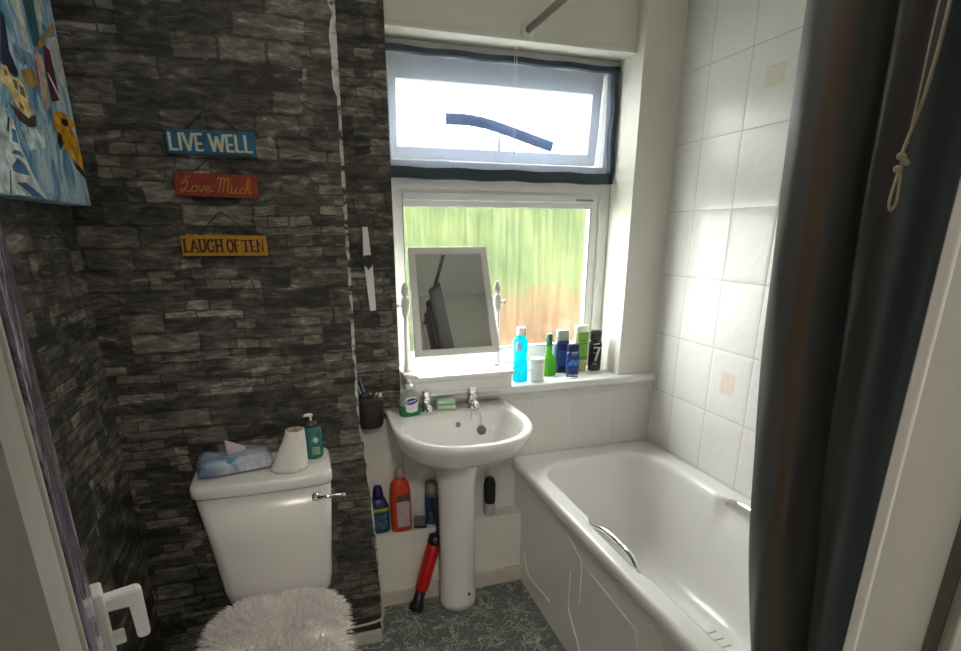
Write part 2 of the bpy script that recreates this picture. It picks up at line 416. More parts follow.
# ------------------------------------------------------------------ window
win = bpy.data.objects.new('window_1', None); C.objects.link(win); win['kind'] = 'structure'
def frame_bm(x0, x1, z0, z1, w, y0, y1, bev=.004, wb=None, wt=None):
    wb = w if wb is None else wb; wt = w if wt is None else wt
    bm = bmesh.new()
    box(bm, x0, x0+w, y0, y1, z0, z1, bev=bev); box(bm, x1-w, x1, y0, y1, z0, z1, bev=bev)
    box(bm, x0+w-.004, x1-w+.004, y0, y1, z0, z0+wb, bev=bev); box(bm, x0+w-.004, x1-w+.004, y0, y1, z1-wt, z1, bev=bev)
    return bm
obj('outer_frame', frame_bm(.322, 1.30, SILL, 2.139, .045, 2.172, 2.235), M_upvc, win)
obj('transom', bx(.36, 1.262, 2.170, 2.235, 1.640, 1.745, bev=.004), M_upvc, win)
obj('inner_frame', frame_bm(.362, 1.258, .922, 1.645, .040, 2.185, 2.225, wb=.075, wt=.012), M_upvc, win)
bm = bmesh.new(); box(bm, .40, 1.215, 2.165, 2.195, 1.600, 1.632, bev=.004); box(bm, .40, 1.215, 2.172, 2.195, 1.578, 1.600, bev=.003); box(bm, .40, 1.215, 2.172, 2.19, 1.622, 1.640, bev=.002)
obj('trickle_vent', bm, M_upvc, win)
bm = bmesh.new()
for i in range(14):
    t_ = 1.135 + i*.006; box(bm, t_, t_+.003, 2.1625, 2.166, 1.608, 1.614 + .006*random.random())
obj('vent_slots', bm, mat('slot_brown', (.25,.18,.16), .6), win)
obj('window_pane', bx(.385, 1.235, 2.203, 2.207, .985, 1.60), M_glass, win)
obj('window_gasket', frame_bm(.399, 1.2185, .996, 1.58, .003, 2.183, 2.187, 0), mat('grey_gasket', (.22,.22,.22), .6), win)
# top hung vent sash, standing ajar at the bottom
sash = bpy.data.objects.new('vent_sash', None); C.objects.link(sash); sash.parent = win
sash.location = (0, 2.182, 2.112); sash.rotation_euler = (math.radians(5), 0, 0)
obj('sash_frame', frame_bm(.350, 1.244, -.362, .0, .045, 0, .045, wt=.095, wb=.045), M_upvc, sash)
obj('vent_pane', bx(.385, 1.21, .018, .022, -.33, -.08), M_glass2, sash)
obj('sash_handle', bx(.792, .806, -.012, .002, -.355, -.262, bev=.003), M_upvc, sash)

# net screen taped over the vent
scr = thing('fly_screen', 'sheer blue grey net screen taped with dark borders over the upper window', 'fly screen', (0,2.15,0))
def scr_net():
    bm = bmesh.new(); nx, nz = 40, 14; g = []
    for j in range(nz+1):
        g.append([bm.verts.new((.33 + .955*i/nx, .003*math.sin(i*.9)+.002*math.sin(i*.37+j*.5), 1.69 + .415*j/nz)) for i in range(nx+1)])
    for j in range(nz):
        for i in range(nx): bm.faces.new((g[j][i], g[j][i+1], g[j+1][i+1], g[j+1][i]))
    return bm
obj('net', scr_net(), M_net, scr, True)
def tapeband(x0,x1,z0,z1,sag=0):
    bm = bmesh.new(); n = 24; rings = []
    for i in range(n+1):
        x = x0+(x1-x0)*i/n; dz = .002*math.sin(i*1.1) - sag*math.sin(pi*i/n)
        rings.append([(x,-.006,z0+dz),(x,.0205,z0+dz),(x,.0205,z1+dz),(x,-.006,z1+dz)])
    loft(bm, rings); return bm
obj('top_border', tapeband(.33, 1.292, 2.093, 2.111), M_dgrey, scr)
obj('bottom_border', tapeband(.33, 1.285, 1.677, 1.717), M_dgrey, scr)
bm = bmesh.new(); rings = []
for i in range(21):
    z = 1.678 + .436*i/20; x = 1.272 + .004*math.sin(i*.6); rings.append([(x,-.006,z),(x+.018,-.006,z),(x+.018,.0225,z),(x,.0225,z)])
loft(bm, rings); obj('side_border', bm, M_dgrey, scr)
# drooping foam draught strip behind the net
sp_ = smoothpts([(.572,1.889),(.64,1.890),(.72,1.884),(.82,1.862),(.92,1.836),(1.015,1.812)], 6)
bm = bmesh.new(); stroke(bm, sp_, [.038 + .002*math.sin(i*2.3) for i in range(len(sp_))], lambda u,v,w: (u, 2.160+w, v), .010)
dr = obj('draught_strip', bm, mat('blue_grey_foam', (.30,.43,.72), .9)); tag(dr, 'curved dark blue foam strip stuck across the upper window pane', 'draught strip')
# ball chain pull
bc = thing('ball_chain', 'thin white beaded chain hanging down in front of the upper window', 'pull chain', (.835, 2.128, 0))
bm = bmesh.new()
for dx in (-.004, .005): tube(bm, [(dx,0,2.139),(dx,0,1.95),(dx*.6+.001,0,1.80)], .0009, 6)
obj('chain_link', bm, M_white, bc, True)
bm = bmesh.new()
for dx in (-.004, .005):
    for i in range(26):
        bmesh.ops.create_icosphere(bm, subdivisions=1, radius=.0019, matrix=Matrix.Translation((dx*(1 if i<12 else .8),0,2.13-.0125*i)))
o = obj('bead_string', bm, M_white, bc, True)
obj('bracket', bx(-.008,.008,-.006,.006,2.132,2.1395,bev=.001), M_white, bc)
obj('end_bob', lathe([(.001,1.775),(.004,1.778),(.0045,1.79),(.002,1.80),(.001,1.803)], 10), M_white, bc, True)

# ------------------------------------------------------------------ outside
def hedge_mat():
    m, nt, out = nmat('hedge_green'); b = principled(nt, out, rough=.9)
    v = coord(nt); n = noise(nt, v, .8, 3, .6); n2 = noise(nt, v, 5, 3, .6)
    f = math_(nt, 'ADD', math_(nt, 'MULTIPLY', n.outputs[0], .75), math_(nt, 'MULTIPLY', n2.outputs[0], .25))
    g = ramp(nt, f, [(.36, (.012,.027,.002)), (.5, (.025,.042,.004)), (.64, (.052,.060,.010))])
    # rust red leaves low in the hedge
    s = N(nt, 'ShaderNodeSeparateXYZ'); L(nt, v, s.inputs[0])
    dx = math_(nt, 'DIVIDE', math_(nt, 'SUBTRACT', s.outputs[0], 2.55), 1.15)
    dz = math_(nt, 'DIVIDE', math_(nt, 'SUBTRACT', s.outputs[2], .25), .75)
    d = math_(nt, 'ADD', math_(nt, 'MULTIPLY', dx, dx), math_(nt, 'MULTIPLY', dz, dz))
    d = math_(nt, 'ADD', d, math_(nt, 'MULTIPLY', math_(nt, 'SUBTRACT', n2.outputs[0], .5), 1.2))
    k = ramp(nt, d, [(.15, (.95,)*3), (1.0, (0,)*3)])
    L(nt, mix(nt, k, g, (.088,.033,.012)), b.inputs['Base Color']); return m
def lumpy(x0,x1,y,z0,z1,nx,nz,amp,seed, crown=0):
    rnd = random.Random(seed); bm = bmesh.new(); ph = [rnd.uniform(0,6.28) for _ in range(8)]
    F, B = [], []
    for j in range(nz+1):
        rf, rb = [], []
        for i in range(nx+1):
            u, v = i/nx, j/nz; x = x0+(x1-x0)*u; z = z0+(z1-z0)*v
            d = amp*(math.sin(x*2.3+ph[0])+math.sin(z*3.1+ph[1]+x)+.6*math.sin(x*5.7+z*4+ph[2])+.4*rnd.uniform(-1,1))
            zz = z + (v**3)*(amp*1.2*(math.sin(x*3.7+ph[3])+math.sin(x*7.3+ph[4])) + crown*math.sin(pi*u))
            rf.append(bm.verts.new((x, y - .25 - d*.5, zz))); rb.append(bm.verts.new((x, y+.6+v*-.2, zz)))
        F.append(rf); B.append(rb)
    for G in (F,B):
        for j in range(nz):
            for i in range(nx): bm.faces.new((G[j][i],G[j][i+1],G[j+1][i+1],G[j+1][i]))
    for i in range(nx): bm.faces.new((F[nz][i],F[nz][i+1],B[nz][i+1],B[nz][i]))
    for j in range(nz):
        bm.faces.new((F[j][0],F[j+1][0],B[j+1][0],B[j][0])); bm.faces.new((F[j][nx],B[j][nx],B[j+1][nx],F[j+1][nx]))
    return bm
MH = hedge_mat()
h = obj('hedge', lumpy(-1.5, 8.0, 6.0, -.35, 1.98, 60, 16, .10, 3), MH, None, True); tag(h, 'blurred green hedge with a rust red patch low down, outside the rippled window', 'hedge')
struct('ground', bx(-6, 12, 2.32, 16, -.42, -.35), mat('lawn', (.03,.06,.012), .95, var=.3, nscale=3))
tr_ = thing('garden_tree', 'pale leafy tree above the hedge, faint in the left of the upper pane', 'tree', (1.6, 8.0, -.35))
bm = bmesh.new()
rt = random.Random(5)
for i in range(260):
    a, rr = rt.uniform(0,6.28), rt.uniform(.1,1)
    p = Vector((math.cos(a)*rr*1.0, rt.uniform(-.6,.6), 3.35 + math.sin(a)*rr*.75))
    bmesh.ops.create_icosphere(bm, subdivisions=1, radius=rt.uniform(.06,.15), matrix=Matrix.Translation(p) @ Matrix.Diagonal((1,1,.6,1)))
obj('foliage', bm, mat('pale_leaves', (.20,.26,.10), .9, var=.4, nscale=5), tr_, True)
obj('trunk', tb([(0,0,0),(.05,0,1.5),(0,0,3.2)], [.12,.09,.05]), mat('bark', (.12,.09,.06), .9), tr_)

# ------------------------------------------------------------------ door on the left
D0 = Vector((-.152, .306, 0)); DA = Vector((-.218, .59, 0)).normalized(); DN = Vector((DA.y, -DA.x, 0))  # normal towards +X
door = bpy.data.objects.new('door_1', None); C.objects.link(door); door['kind'] = 'structure'
door.location = D0; door.rotation_euler = (0, 0, math.atan2(DA.y, DA.x))
# local: x along the leaf, -y is the face we see
bm = bmesh.new(); box(bm, 0, .632, 0, .035, .01, 1.99, bev=.003)
obj('door_leaf', bm, M_gloss, door)
bm = bmesh.new(); box(bm, .20, .212, -.0035, .001, .10, 1.97, bev=.0015); box(bm, .226, .232, -.0025, .001, .10, 1.97, bev=.001)
obj('door_moulding', bm, M_gloss, door)
def film_mat():
    m, nt, out = nmat('marbled_door_sheet'); b = principled(nt, out, rough=.16)
    v = coord(nt, (4,1,2.2)); n = noise(nt, v, 1.6, 5, .6, 2.2)
    n2 = noise(nt, coord(nt, (11,1,2)), 1.6, 4, .6, 1)
    c = ramp(nt, n.outputs[0], [(.30,(.03,.027,.04)),(.42,(.22,.18,.28)),(.48,(.07,.06,.09)),(.54,(.60,.54,.62)),(.60,(.16,.12,.16)),(.70,(.62,.48,.40))])
    c = mix(nt, math_(nt,'MULTIPLY',n2.outputs[0],.25), c, (.05,.045,.06))
    L(nt, c, b.inputs['Base Color'])
    return m
bm = bmesh.new(); rows=[]
for i in range(61):
    z = .60 + 1.36*i/60; x1 = .556 + .012*math.sin(z*9) - (.10*(1.0-z) if z < 1.0 else 0)
    x0 = .245 + .02*math.sin(z*5+1) + (.05*(1.0-z) if z<1.0 else 0)
    rows.append([bm.verts.new((x0+(x1-x0)*k/12, -.0035-.0018*math.sin(k*1.05+z*5)-.0008*math.sin(z*23+k), z)) for k in range(13)] + [bm.verts.new((x1,-.0005,z)), bm.verts.new((x0,-.0005,z))])
for a,b_ in zip(rows, rows[1:]):
    for k in range(15): bm.faces.new((a[k],a[(k+1)%15],b_[(k+1)%15],b_[k]))
bm.faces.new(rows[0]); bm.faces.new(rows[-1])
obj('marbled_sheet', bm, film_mat(), door, True)
dh = bpy.data.objects.new('door_handle', None); C.objects.link(dh); dh.parent = door; dh.location = (.565, 0, .91)
obj('back_plate', bx(-.022, .022, -.016, 0, -.125, .052, bev=.004), M_white, dh)
bm = bmesh.new(); prism(bm, [(-.014,.012),(-.046,.012),(-.046,-.050),(-.050,-.054),(-.061,-.054),(-.065,-.050),(-.065,.030),(-.060,.035),(-.014,.035)], lambda u,v,w:(w-.011,u,v), .022); bmesh.ops.bevel(bm, geom=list(bm.edges), offset=.002, segments=2, affect='EDGES')
obj('lever', bm, M_white, dh)
obj('snib_knob', bx(-.006, .006, -.032, -.014, -.055, -.032, bev=.003), M_white, dh)

# ------------------------------------------------------------------ bath
bath = thing('bathtub', 'white acrylic bathtub with chrome grips along the tiled wall', 'bath', (0,0,0))
BX0, BX1, BY0, BY1, BZ = .79, XR-.002, .315, 1.986, .56
def rr(x0, x1, y0, y1, r0, r1, z, n=9, fn=None):
    """rounded rectangle ring; r0 radius at near end, r1 at far end"""
    out = []
    for (cx, cy, a, r) in ((x1-r0, y0+r0, -pi/2, r0), (x1-r1, y1-r1, 0, r1), (x0+r1, y1-r1, pi/2, r1), (x0+r0, y0+r0, pi, r0)):
        for i in range(n+1):
            t = a + (pi/2)*i/n; out.append([cx + r*math.cos(t), cy + r*math.sin(t), z])
    return out
def resample(ring, m=160):
    P = [Vector(p) for p in ring]; P.append(P[0]); d = [0]
    for a,b in zip(P,P[1:]): d.append(d[-1]+(b-a).length)
    out=[]; k=0
    for i in range(m):
        t = d[-1]*i/m
        while d[k+1] < t: k+=1
        f=(t-d[k])/max(1e-9,d[k+1]-d[k]); out.append(P[k].lerp(P[k+1],f))
    return out
def grip(y):   # rim scooped out beside the grips
    t = (y-1.06)/.06 if y < 1.24 else (1.43-y)/.05
    t = max(0,min(1,t)); return t*t*(3-2*t)
ix0, ix1, iy0, iy1 = .862, 1.392, .42, 1.872
rings=[]
def tubring(x0,x1,y0,y1,r0,r1,z,g=0,dz=0):
    R=resample(rr(x0,x1,y0,y1,r0,r1,z)); out=[]
    for p in R:
        k=grip(p.y)
        if p.x < x0+.05: p.x -= g*k; p.z -= dz*k
        elif p.x > x1-.05: p.x += g*k; p.z -= dz*k
        out.append(tuple(p))
    return out
rings.append(tubring(BX0+.006,BX1,BY0,BY1,.012,.012,BZ-.045))
rings.append(tubring(BX0,BX1,BY0,BY1,.012,.012,BZ-.035))
rings.append(tubring(BX0,BX1,BY0,BY1,.012,.012,BZ-.012))
rings.append(tubring(BX0+.004,BX1,BY0,BY1,.012,.012,BZ-.003))
rings.append(tubring(BX0+.010,BX1-.004,BY0+.01,BY1-.004,.012,.012,BZ))
rings.append(tubring(BX0+.016,BX1-.006,BY0+.016,BY1-.008,.012,.012,BZ))
rings.append(tubring(ix0-.022,ix1+.022,iy0-.022,iy1+.022,.16,.15,BZ,.012))
rings.append(tubring(ix0-.016,ix1+.016,iy0-.016,iy1+.016,.16,.15,BZ,.012))
rings.append(tubring(ix0-.004,ix1+.004,iy0-.004,iy1+.004,.155,.145,BZ-.004,.020))
rings.append(tubring(ix0+.003,ix1-.003,iy0+.004,iy1-.003,.15,.14,BZ-.014,.030))
rings.append(tubring(ix0+.006,ix1-.006,iy0+.012,iy1-.008,.15,.14,BZ-.035,.032))
rings.append(tubring(ix0+.012,ix1-.012,iy0+.03,iy1-.018,.15,.14,BZ-.075,.020))
for z,dx,dn,df,r in ((.42,.022,.08,.04,.14),(.34,.032,.13,.065,.135),(.27,.042,.18,.09,.13),(.215,.055,.22,.115,.12),(.185,.072,.25,.14,.11),(.168,.095,.28,.17,.10),(.160,.125,.31,.20,.08)):
    rings.append(tubring(ix0+dx,ix1-dx,iy0+dn,iy1-df,r,r,z))
bm=bmesh.new(); loft(bm,rings,False,True)
tub=obj('tub', bm, M_acr, bath, True)
# printed anti slip ridges
bm=bmesh.new()
for i in range(7):
    y=1.215-i*.034
    for k in range(2): pass
    box(bm, 1.165, 1.262, y-.008, y+.008, .159, .1645, bev=.0015)
obj('anti_slip_ridge', bm, mat('ridge_white',(.88,.87,.85),.25), bath)
for k,(xg,sg) in enumerate(((.843,1),(1.411,-1))):
    g = bpy.data.objects.new('bath_grip', None); C.objects.link(g); g.parent=bath
    P=smoothpts([(xg,1.395,.535),(xg+sg*.004,1.375,.552),(xg+sg*.012,1.33,.567),(xg+sg*.014,1.25,.572),(xg+sg*.012,1.17,.567),(xg+sg*.004,1.125,.552),(xg,1.105,.535)],5)
    obj('grip_bar', tb(P,[(.006 if k==0 else .009)+.004*math.sin(pi*i/(len(P)-1)) for i in range(len(P))],12), M_chrome, g, True)
# side panel with raised mouldings
bm=bmesh.new(); box(bm,.812,.822,BY0,1.985,0,BZ-.012)
pan=obj('side_panel', bm, M_acr, bath)
fnp=lambda u,v,w:(.8125-w,u,v)
bm=bmesh.new()
for P in ([(1.475,.47),(1.463,.458),(1.39,.43),(1.376,.40),(1.376,.27),(1.385,.262)],
          [(1.86,.16),(1.80,.082),(1.63,.100),(1.60,.10)],
          [(1.448,.34),(1.448,.20),(1.43,.165),(1.35,.078),(1.34,.02)],
          [(1.36,.405),(1.345,.420),(1.335,.42),(1.08,.408),(1.058,.395),(1.035,.30),(1.03,.05)],
          [(1.00,.47),(.92,.44),(.90,.40),(.90,.25)], [(.80,.30),(.80,.14),(.74,.08)]):
    stroke(bm, smoothpts(P,3), .007, fnp, .003)
obj('moulded_line', bm, mat('moulding_white',(.93,.92,.90),.15), pan)

# ------------------------------------------------------------------ wash basin
bas = thing('wash_basin', 'white ceramic wash basin on a pedestal below the window sill', 'basin', (.507,0,0)); bas.scale=(.985,1,1)
def dring(hw, yf, z, yb=1.987, n=40, ys=1.77, p=2.3, sh=0):
    """D outline: straight back at yb, sides to ys, elliptical front reaching yf"""
    out=[(hw*.93,yb,z),(hw*.985,yb-.03,z)]
    m=n
    for i in range(m+1):
        t=pi*i/m; c,s=math.cos(t),math.sin(t)
        out.append((hw*math.copysign(abs(c)**(2/p),c), ys-(ys-yf)*(abs(s)**(2/p)), z))
    out+=[(-hw*.985,yb-.03,z),(-hw*.93,yb,z)]
    # back edge
    for i in range(1,10): out.append((-hw*.93+2*hw*.93*i/10, yb, z))
    return out
ZR=.83
R=[]
R.append(dring(.085,1.735,.655,1.93,ys=1.80)); R.append(dring(.13,1.68,.682,1.975,ys=1.80)); R.append(dring(.19,1.61,.712))
R.append(dring(.225,1.56,.745)); R.append(dring(.242,1.525,.778)); R.append(dring(.250,1.508,.804)); R.append(dring(.2535,1.500,.818)); R.append(dring(.2535,1.500,.826)); R.append(dring(.250,1.504,.831)); R.append(dring(.243,1.511,.832))
def bowl(hw,yf,z,yb,ys=1.74):
    out=[(hw*.90,yb,z),(hw*.97,yb-.02,z)]
    for i in range(41):
        t=pi*i/40; c,s=math.cos(t),math.sin(t)
        out.append((hw*math.copysign(abs(c)**(2/2.2),c), ys-(ys-yf)*(abs(s)**(2/2.2)), z))
    out+=[(-hw*.97,yb-.02,z),(-hw*.90,yb,z)]
    for i in range(1,10): out.append((-hw*.90+2*hw*.90*i/10, yb, z))
    return out
R.append(bowl(.222,1.532,.830,1.865)); R.append(bowl(.214,1.540,.825,1.858)); R.append(bowl(.205,1.552,.805,1.852)); R.append(bowl(.192,1.572,.770,1.845)); R.append(bowl(.165,1.605,.730,1.83)); R.append(bowl(.12,1.65,.700,1.80)); R.append(bowl(.05,1.70,.688,1.76)); 
bm=bmesh.new(); loft(bm,R)
obj('bowl', bm, M_cer, bas, True)
# splash upstand at the back
ped=[]
for z,hw,yf in ((0,.077,1.772),(.03,.077,1.772),(.12,.074,1.776),(.35,.073,1.780),(.55,.076,1.773),(.66,.088,1.755)):
    ped.append([(hw*math.cos(t), 1.84-(1.84-yf)*math.sin(t) if math.sin(t)>0 else 1.84-.055*math.sin(t), z) for t in [2*pi*i/36 for i in range(36)]])
bm=bmesh.new(); loft(bm,ped); p_=obj('pedestal', bm, M_cer, bas, True)
bm=bmesh.new()
bmesh.ops.create_cone(bm, cap_ends=True, segments=14, radius1=.008, radius2=.008, depth=.004, matrix=Matrix.Translation((.030,1.780,.07)) @ Matrix.Rotation(pi/2,4,'X'))
obj('fixing_hole', bm, mat('rusty_brown',(.16,.09,.05),.7), p_)
bm=bmesh.new(); bmesh.ops.create_cone(bm, cap_ends=True, segments=16, radius1=.010, radius2=.010, depth=.006, matrix=Matrix.Translation((.012,1.848,.785)) @ Matrix.Rotation(pi/2-.15,4,'X'))
obj('overflow', bm, mat('overflow_dark',(.18,.16,.15),.3,.7), bas)
def tap(x,y):
    t=bpy.data.objects.new('tap',None); C.objects.link(t); t.parent=bas; t.location=(x,y,.831)
    obj('tap_body', lathe([(.022,0),(.022,.006),(.016,.010),(.015,.045),(.016,.05),(.013,.056)],20), M_chrome, t, True)
    obj('tap_head', lathe([(.012,.052),(.016,.058),(.0165,.064),(.0135,.075),(.015,.092),(.0165,.098),(.014,.103),(.001,.105)],12), M_chrome, t, True)
    obj('spout', tb(smoothpts([(0,.005,.026),(0,-.03,.034),(0,-.060,.030),(0,-.072,.014)],4),[.013]*9+[.012,.011,.010,.010],12), M_chrome, t, True)
    return t
tap(-.098,1.905); tap(.085,1.895)
for _t in [o for o in bas.children if o.name.startswith('tap')]: _t.scale=(1.08,.72,.80)
plug=bpy.data.objects.new('plug_and_chain',None); C.objects.link(plug); plug.parent=bas
bm=bmesh.new(); cp=smoothpts([(.096,1.88,.842),(.103,1.862,.836),(.104,1.848,.80),(.103,1.842,.778)],4); tube(bm,cp,.0018,6)
cp2=smoothpts([(.072,1.87,.840),(.068,1.856,.825),(.067,1.848,.795)],4); tube(bm,cp2,.0014,6)
obj('chain', bm, M_chrome, plug, True)
bm=bmesh.new(); bmesh.ops.create_cone(bm, cap_ends=True, segments=24, radius1=.019, radius2=.016, depth=.009, matrix=Matrix.Translation((.105,1.835,.756)) @ Matrix.Rotation(pi/2-.2,4,'X'))
obj('plug', bm, mat('plug_grey',(.18,.18,.16),.35,.5), plug, True)

# ------------------------------------------------------------------ toilet
toi = thing('toilet', 'white close coupled toilet against the dark stone papered wall', 'toilet', (-.155,0,0))
def trap(hw,y0,y1,z,r=.028,bow=.012,n=6,x=0):
    out=[]
    for (cx,cy,a) in ((x+hw-r,y0+r,-pi/2),(x+hw-r,y1-r,0),(x-hw+r,y1-r,pi/2),(x-hw+r,y0+r,pi)):
        for i in range(n+1):
            t=a+(pi/2)*i/n; px=cx+r*math.cos(t); py=cy+r*math.sin(t)
            out.append((px,py,z))
        if a==pi/2: pass
    # bow the front
    R_=resample(out,96); 
    return [(p.x, p.y-(bow*(1-((p.x-x)/hw)**2) if p.y<(y0+y1)/2 else 0), p.z) for p in R_]
bm=bmesh.new(); loft(bm,[trap(.143,1.53,1.69,.392,x=.010),trap(.150,1.523,1.695,.405,x=.009),trap(.157,1.516,1.70,.45,x=.009),trap(.172,1.512,1.703,.62,x=.006),trap(.1865,1.507,1.705,.779,x=.001)])
obj('cistern', bm, M_cist, toi, True)
bm=bmesh.new(); loft(bm,[trap(.185,1.508,1.708,.774,x=.001),trap(.1905,1.500,1.711,.776),trap(.192,1.498,1.711,.782),trap(.1915,1.498,1.711,.800),trap(.190,1.500,1.710,.808),trap(.186,1.504,1.708,.812),trap(.182,1.508,1.704,.8135)])
obj('cistern_lid', bm, M_cist, toi, True)
lv=bpy.data.objects.new('flush_lever',None); C.objects.link(lv); lv.parent=toi; lv.location=(.142,1.506,.742)
bm=bmesh.new(); box(bm,-.014,.014,-.016,.004,-.012,.012,bev=.005); obj('lever_boss', bm, M_chrome, lv, True)
obj('lever_arm', tb([(0,-.016,0),(.03,-.021,.001),(.075,-.020,-.001)],[.0065,.0048,.0035],10), M_chrome, lv, True)
bm=bmesh.new(); bmesh.ops.create_icosphere(bm,subdivisions=2,radius=.0065,matrix=Matrix.Translation((.077,-.02,-.001))); obj('lever_knob', bm, M_chrome, lv, True)
def oval(hw,yf,yb,z,n=48,p=2.2):
    cy=(yf+yb)/2; return [(hw*math.copysign(abs(math.cos(t))**(2/p),math.cos(t)), cy+(yb-yf)/2*math.copysign(abs(math.sin(t))**(2/p),math.sin(t)), z) for t in [2*pi*i/n for i in range(n)]]
bm=bmesh.new(); loft(bm,[oval(.10,1.12,1.60,0),oval(.10,1.11,1.60,.02),oval(.085,1.16,1.58,.12),oval(.10,1.12,1.58,.22),oval(.16,1.06,1.60,.33),oval(.178,1.03,1.62,.375),oval(.178,1.03,1.62,.388)])
obj('pan', bm, M_cist, toi, True)
bm=bmesh.new(); loft(bm,[oval(.182,1.03,1.50,.389),oval(.186,1.025,1.505,.40),oval(.184,1.03,1.50,.415),oval(.17,1.04,1.49,.42)])
obj('seat_lid', bm, M_white, toi, True)
# fluffy cover
flf = thing('fluffy_lid_cover', 'fluffy cream shaggy cover on the closed toilet lid', 'toilet lid cover', (-.150,1.265,.42))
def sq(t,p=3.2):
    c,s_=math.cos(t),math.sin(t); return math.copysign(abs(c)**(2/p),c), math.copysign(abs(s_)**(2/p),s_)
def dome(bm_z=0):
    R_=[]
    for s,z in ((1.0,.0),(1.03,.004),(1.0,.014),(.9,.020),(.6,.024),(.2,.025)):
        R_.append([(.178*s*sq(t)[0], .222*s*sq(t)[1], z+.001) for t in [2*pi*i/48 for i in range(48)]])
    bm=bmesh.new(); loft(bm,R_); return bm
M_fur=mat('cream_fur',(.88,.84,.80),.95,var=.10,nscale=60)
obj('backing', dome(), M_fur, flf, True)
bm=bmesh.new(); rf=random.Random(11)
for i in range(15000):
    a=rf.uniform(0,2*pi); s=math.sqrt(rf.random())*1.03
    x,y=.178*s*sq(a)[0],.222*s*sq(a)[1]
    z=.025-.010*max(0,(s-.6)/.43)**2-.012*max(0,(s-.93)/.1)
    lean=.25+.9*s**3
    ca = math.sin(x*60+math.sin(y*45)*2)*.7   # fur parts in locks
    d=Vector((math.cos(a)*lean+rf.uniform(-.5,.5)+ca*.35, math.sin(a)*lean-.25+rf.uniform(-.5,.5)+ca*.25, 1.1-.75*s**4)).normalized()
    ln=rf.uniform(.022,.040); b0=Vector((x,y,z-.004)); w=rf.uniform(.0008,.0017)
    sd=d.cross(Vector((rf.uniform(-1,1),rf.uniform(-1,1),.3))).normalized()*w
    tip=b0+d*ln+Vector((0,0,-.006*s)); mid=b0+d*ln*.55+Vector((0,0,.002))
    v0,v1,v2,v3,v4=[bm.verts.new(p) for p in (b0-sd,b0+sd,mid+sd*.9,mid-sd*.9,tip)]
    bm.faces.new((v0,v1,v2,v3)); bm.faces.new((v3,v2,v4))
o=obj('pile', bm, M_fur, flf, recalc=False); o['kind']='stuff'

# ------------------------------------------------------------------ things on the cistern
CT=.8135
wp=thing('wipes_packet','pale blue plastic packet of wipes with a raised flap on the cistern','wipes packet',(-.230,1.602,CT),.21); wp.scale=(1.17,1.05,1.25)
def pouch_mat():
    m,nt,out=nmat('blue_wipes_film'); b=principled(nt,out,rough=.3)
    v=coord(nt,(18,18,18)); n=noise(nt,v,1,3,.6,.8)
    c=ramp(nt,n.outputs[0],[(.36,(.16,.25,.36)),(.48,(.30,.40,.48)),(.56,(.50,.55,.58)),(.68,(.32,.43,.52))])
    L(nt,c,b.inputs['Base Color']); bump(nt,b,noise(nt,coord(nt),45,3,.6,1).outputs[0],.5,.006); return m
bm=bmesh.new(); R_=[]
for i in range(19):
    u=-1+2*i/18; x=.088*u; k=(1-abs(u)**9)
    hh=.004+.040*k**.8; hw_=.048*(.86+.14*k); tl=.004*math.sin(u*6)
    ring=[]
    for t in [2*pi*j/20 for j in range(20)]:
        c,s=math.cos(t),math.sin(t)
        ring.append((x, hw_*math.copysign(abs(c)**.55,c), max(0,(hh/2)+ (hh/2)*math.copysign(abs(s)**.6,s)+ (tl if s>0 else 0))+ (abs(u)**6)*.010))
    R_.append(ring)
loft(bm,R_); obj('pouch', bm, pouch_mat(), wp, True)
bm=bmesh.new()
for (a,b_,z) in ((.025,.070,.0),):
    prism(bm,[(.005,.008),(.076,.008),(.076,.034),(.005,.034)],lambda u,v,w:(u,-.0455-w-.002*math.sin(v*60),v),.0015)
obj('label_panel', bm, mat('pale_label',(.52,.56,.60),.4,var=.25,nscale=160), wp)
for (x,z) in ((-.072,.036),(-.016,.037)):
    bm=bmesh.new(); bmesh.ops.create_cone(bm,cap_ends=True,segments=16,radius1=.0085,radius2=.0085,depth=.003,matrix=Matrix.Translation((x,-.040,z))@Matrix.Rotation(.75,4,'X'))
    obj('blue_dot', bm, mat('teal_dot',(.01,.16,.30),.4), wp)
bm=bmesh.new(); fl=[[(-.018+.045*i/6,-.004+.02*math.sin(j/8*1.2)*1.0-.012*i/6, .040+.034*math.sin(j/8*2.6)*(1-.6*i/6)) for j in range(9)] for i in range(7)]
vs=[[bm.verts.new(p) for p in r] for r in fl]
for a,b_ in zip(vs,vs[1:]):
    for j in range(8): bm.faces.new((a[j],a[j+1],b_[j+1],b_[j]))
o=obj('open_flap', bm, mat('pinkish_tissue',(.60,.50,.52),.7), wp, True); md=o.modifiers.new('t','SOLIDIFY'); md.thickness=.0015

tr2=thing('toilet_roll','nearly used white toilet roll with its loose end spread, on the cistern','toilet roll',(-.076,1.562,CT)); tr2.scale=(1.12,1.1,1.06)
bm=bmesh.new(); loft(bm,[circ(-.002,0,0,.045,.040,28),circ(-.001,0,.01,.0435,.039,28),circ(.006,0,.05,.0365,.033,28),circ(.0135,0,.085,.029,.028,28),circ(.0165,0,.098,.0255,.0255,28),circ(.0175,0,.112,.0235,.0235,28),circ(.0175,0,.112,.019,.019,28),circ(.0175,0,.06,.018,.018,28)],True,True)
obj('paper', bm, M_paper, tr2, True)
bm=bmesh.new(); loft(bm,[circ(.0175,0,.1125,.0205,.0205,24),circ(.0175,0,.1125,.019,.019,24),circ(.0175,0,.07,.018,.018,24)],False,True)
obj('cardboard_core', bm, mat('cardboard',(.30,.22,.15),.9), tr2, True)
bm=bmesh.new(); sh=[[( -.036+.0*i, 0, 0)]]
rows=[]
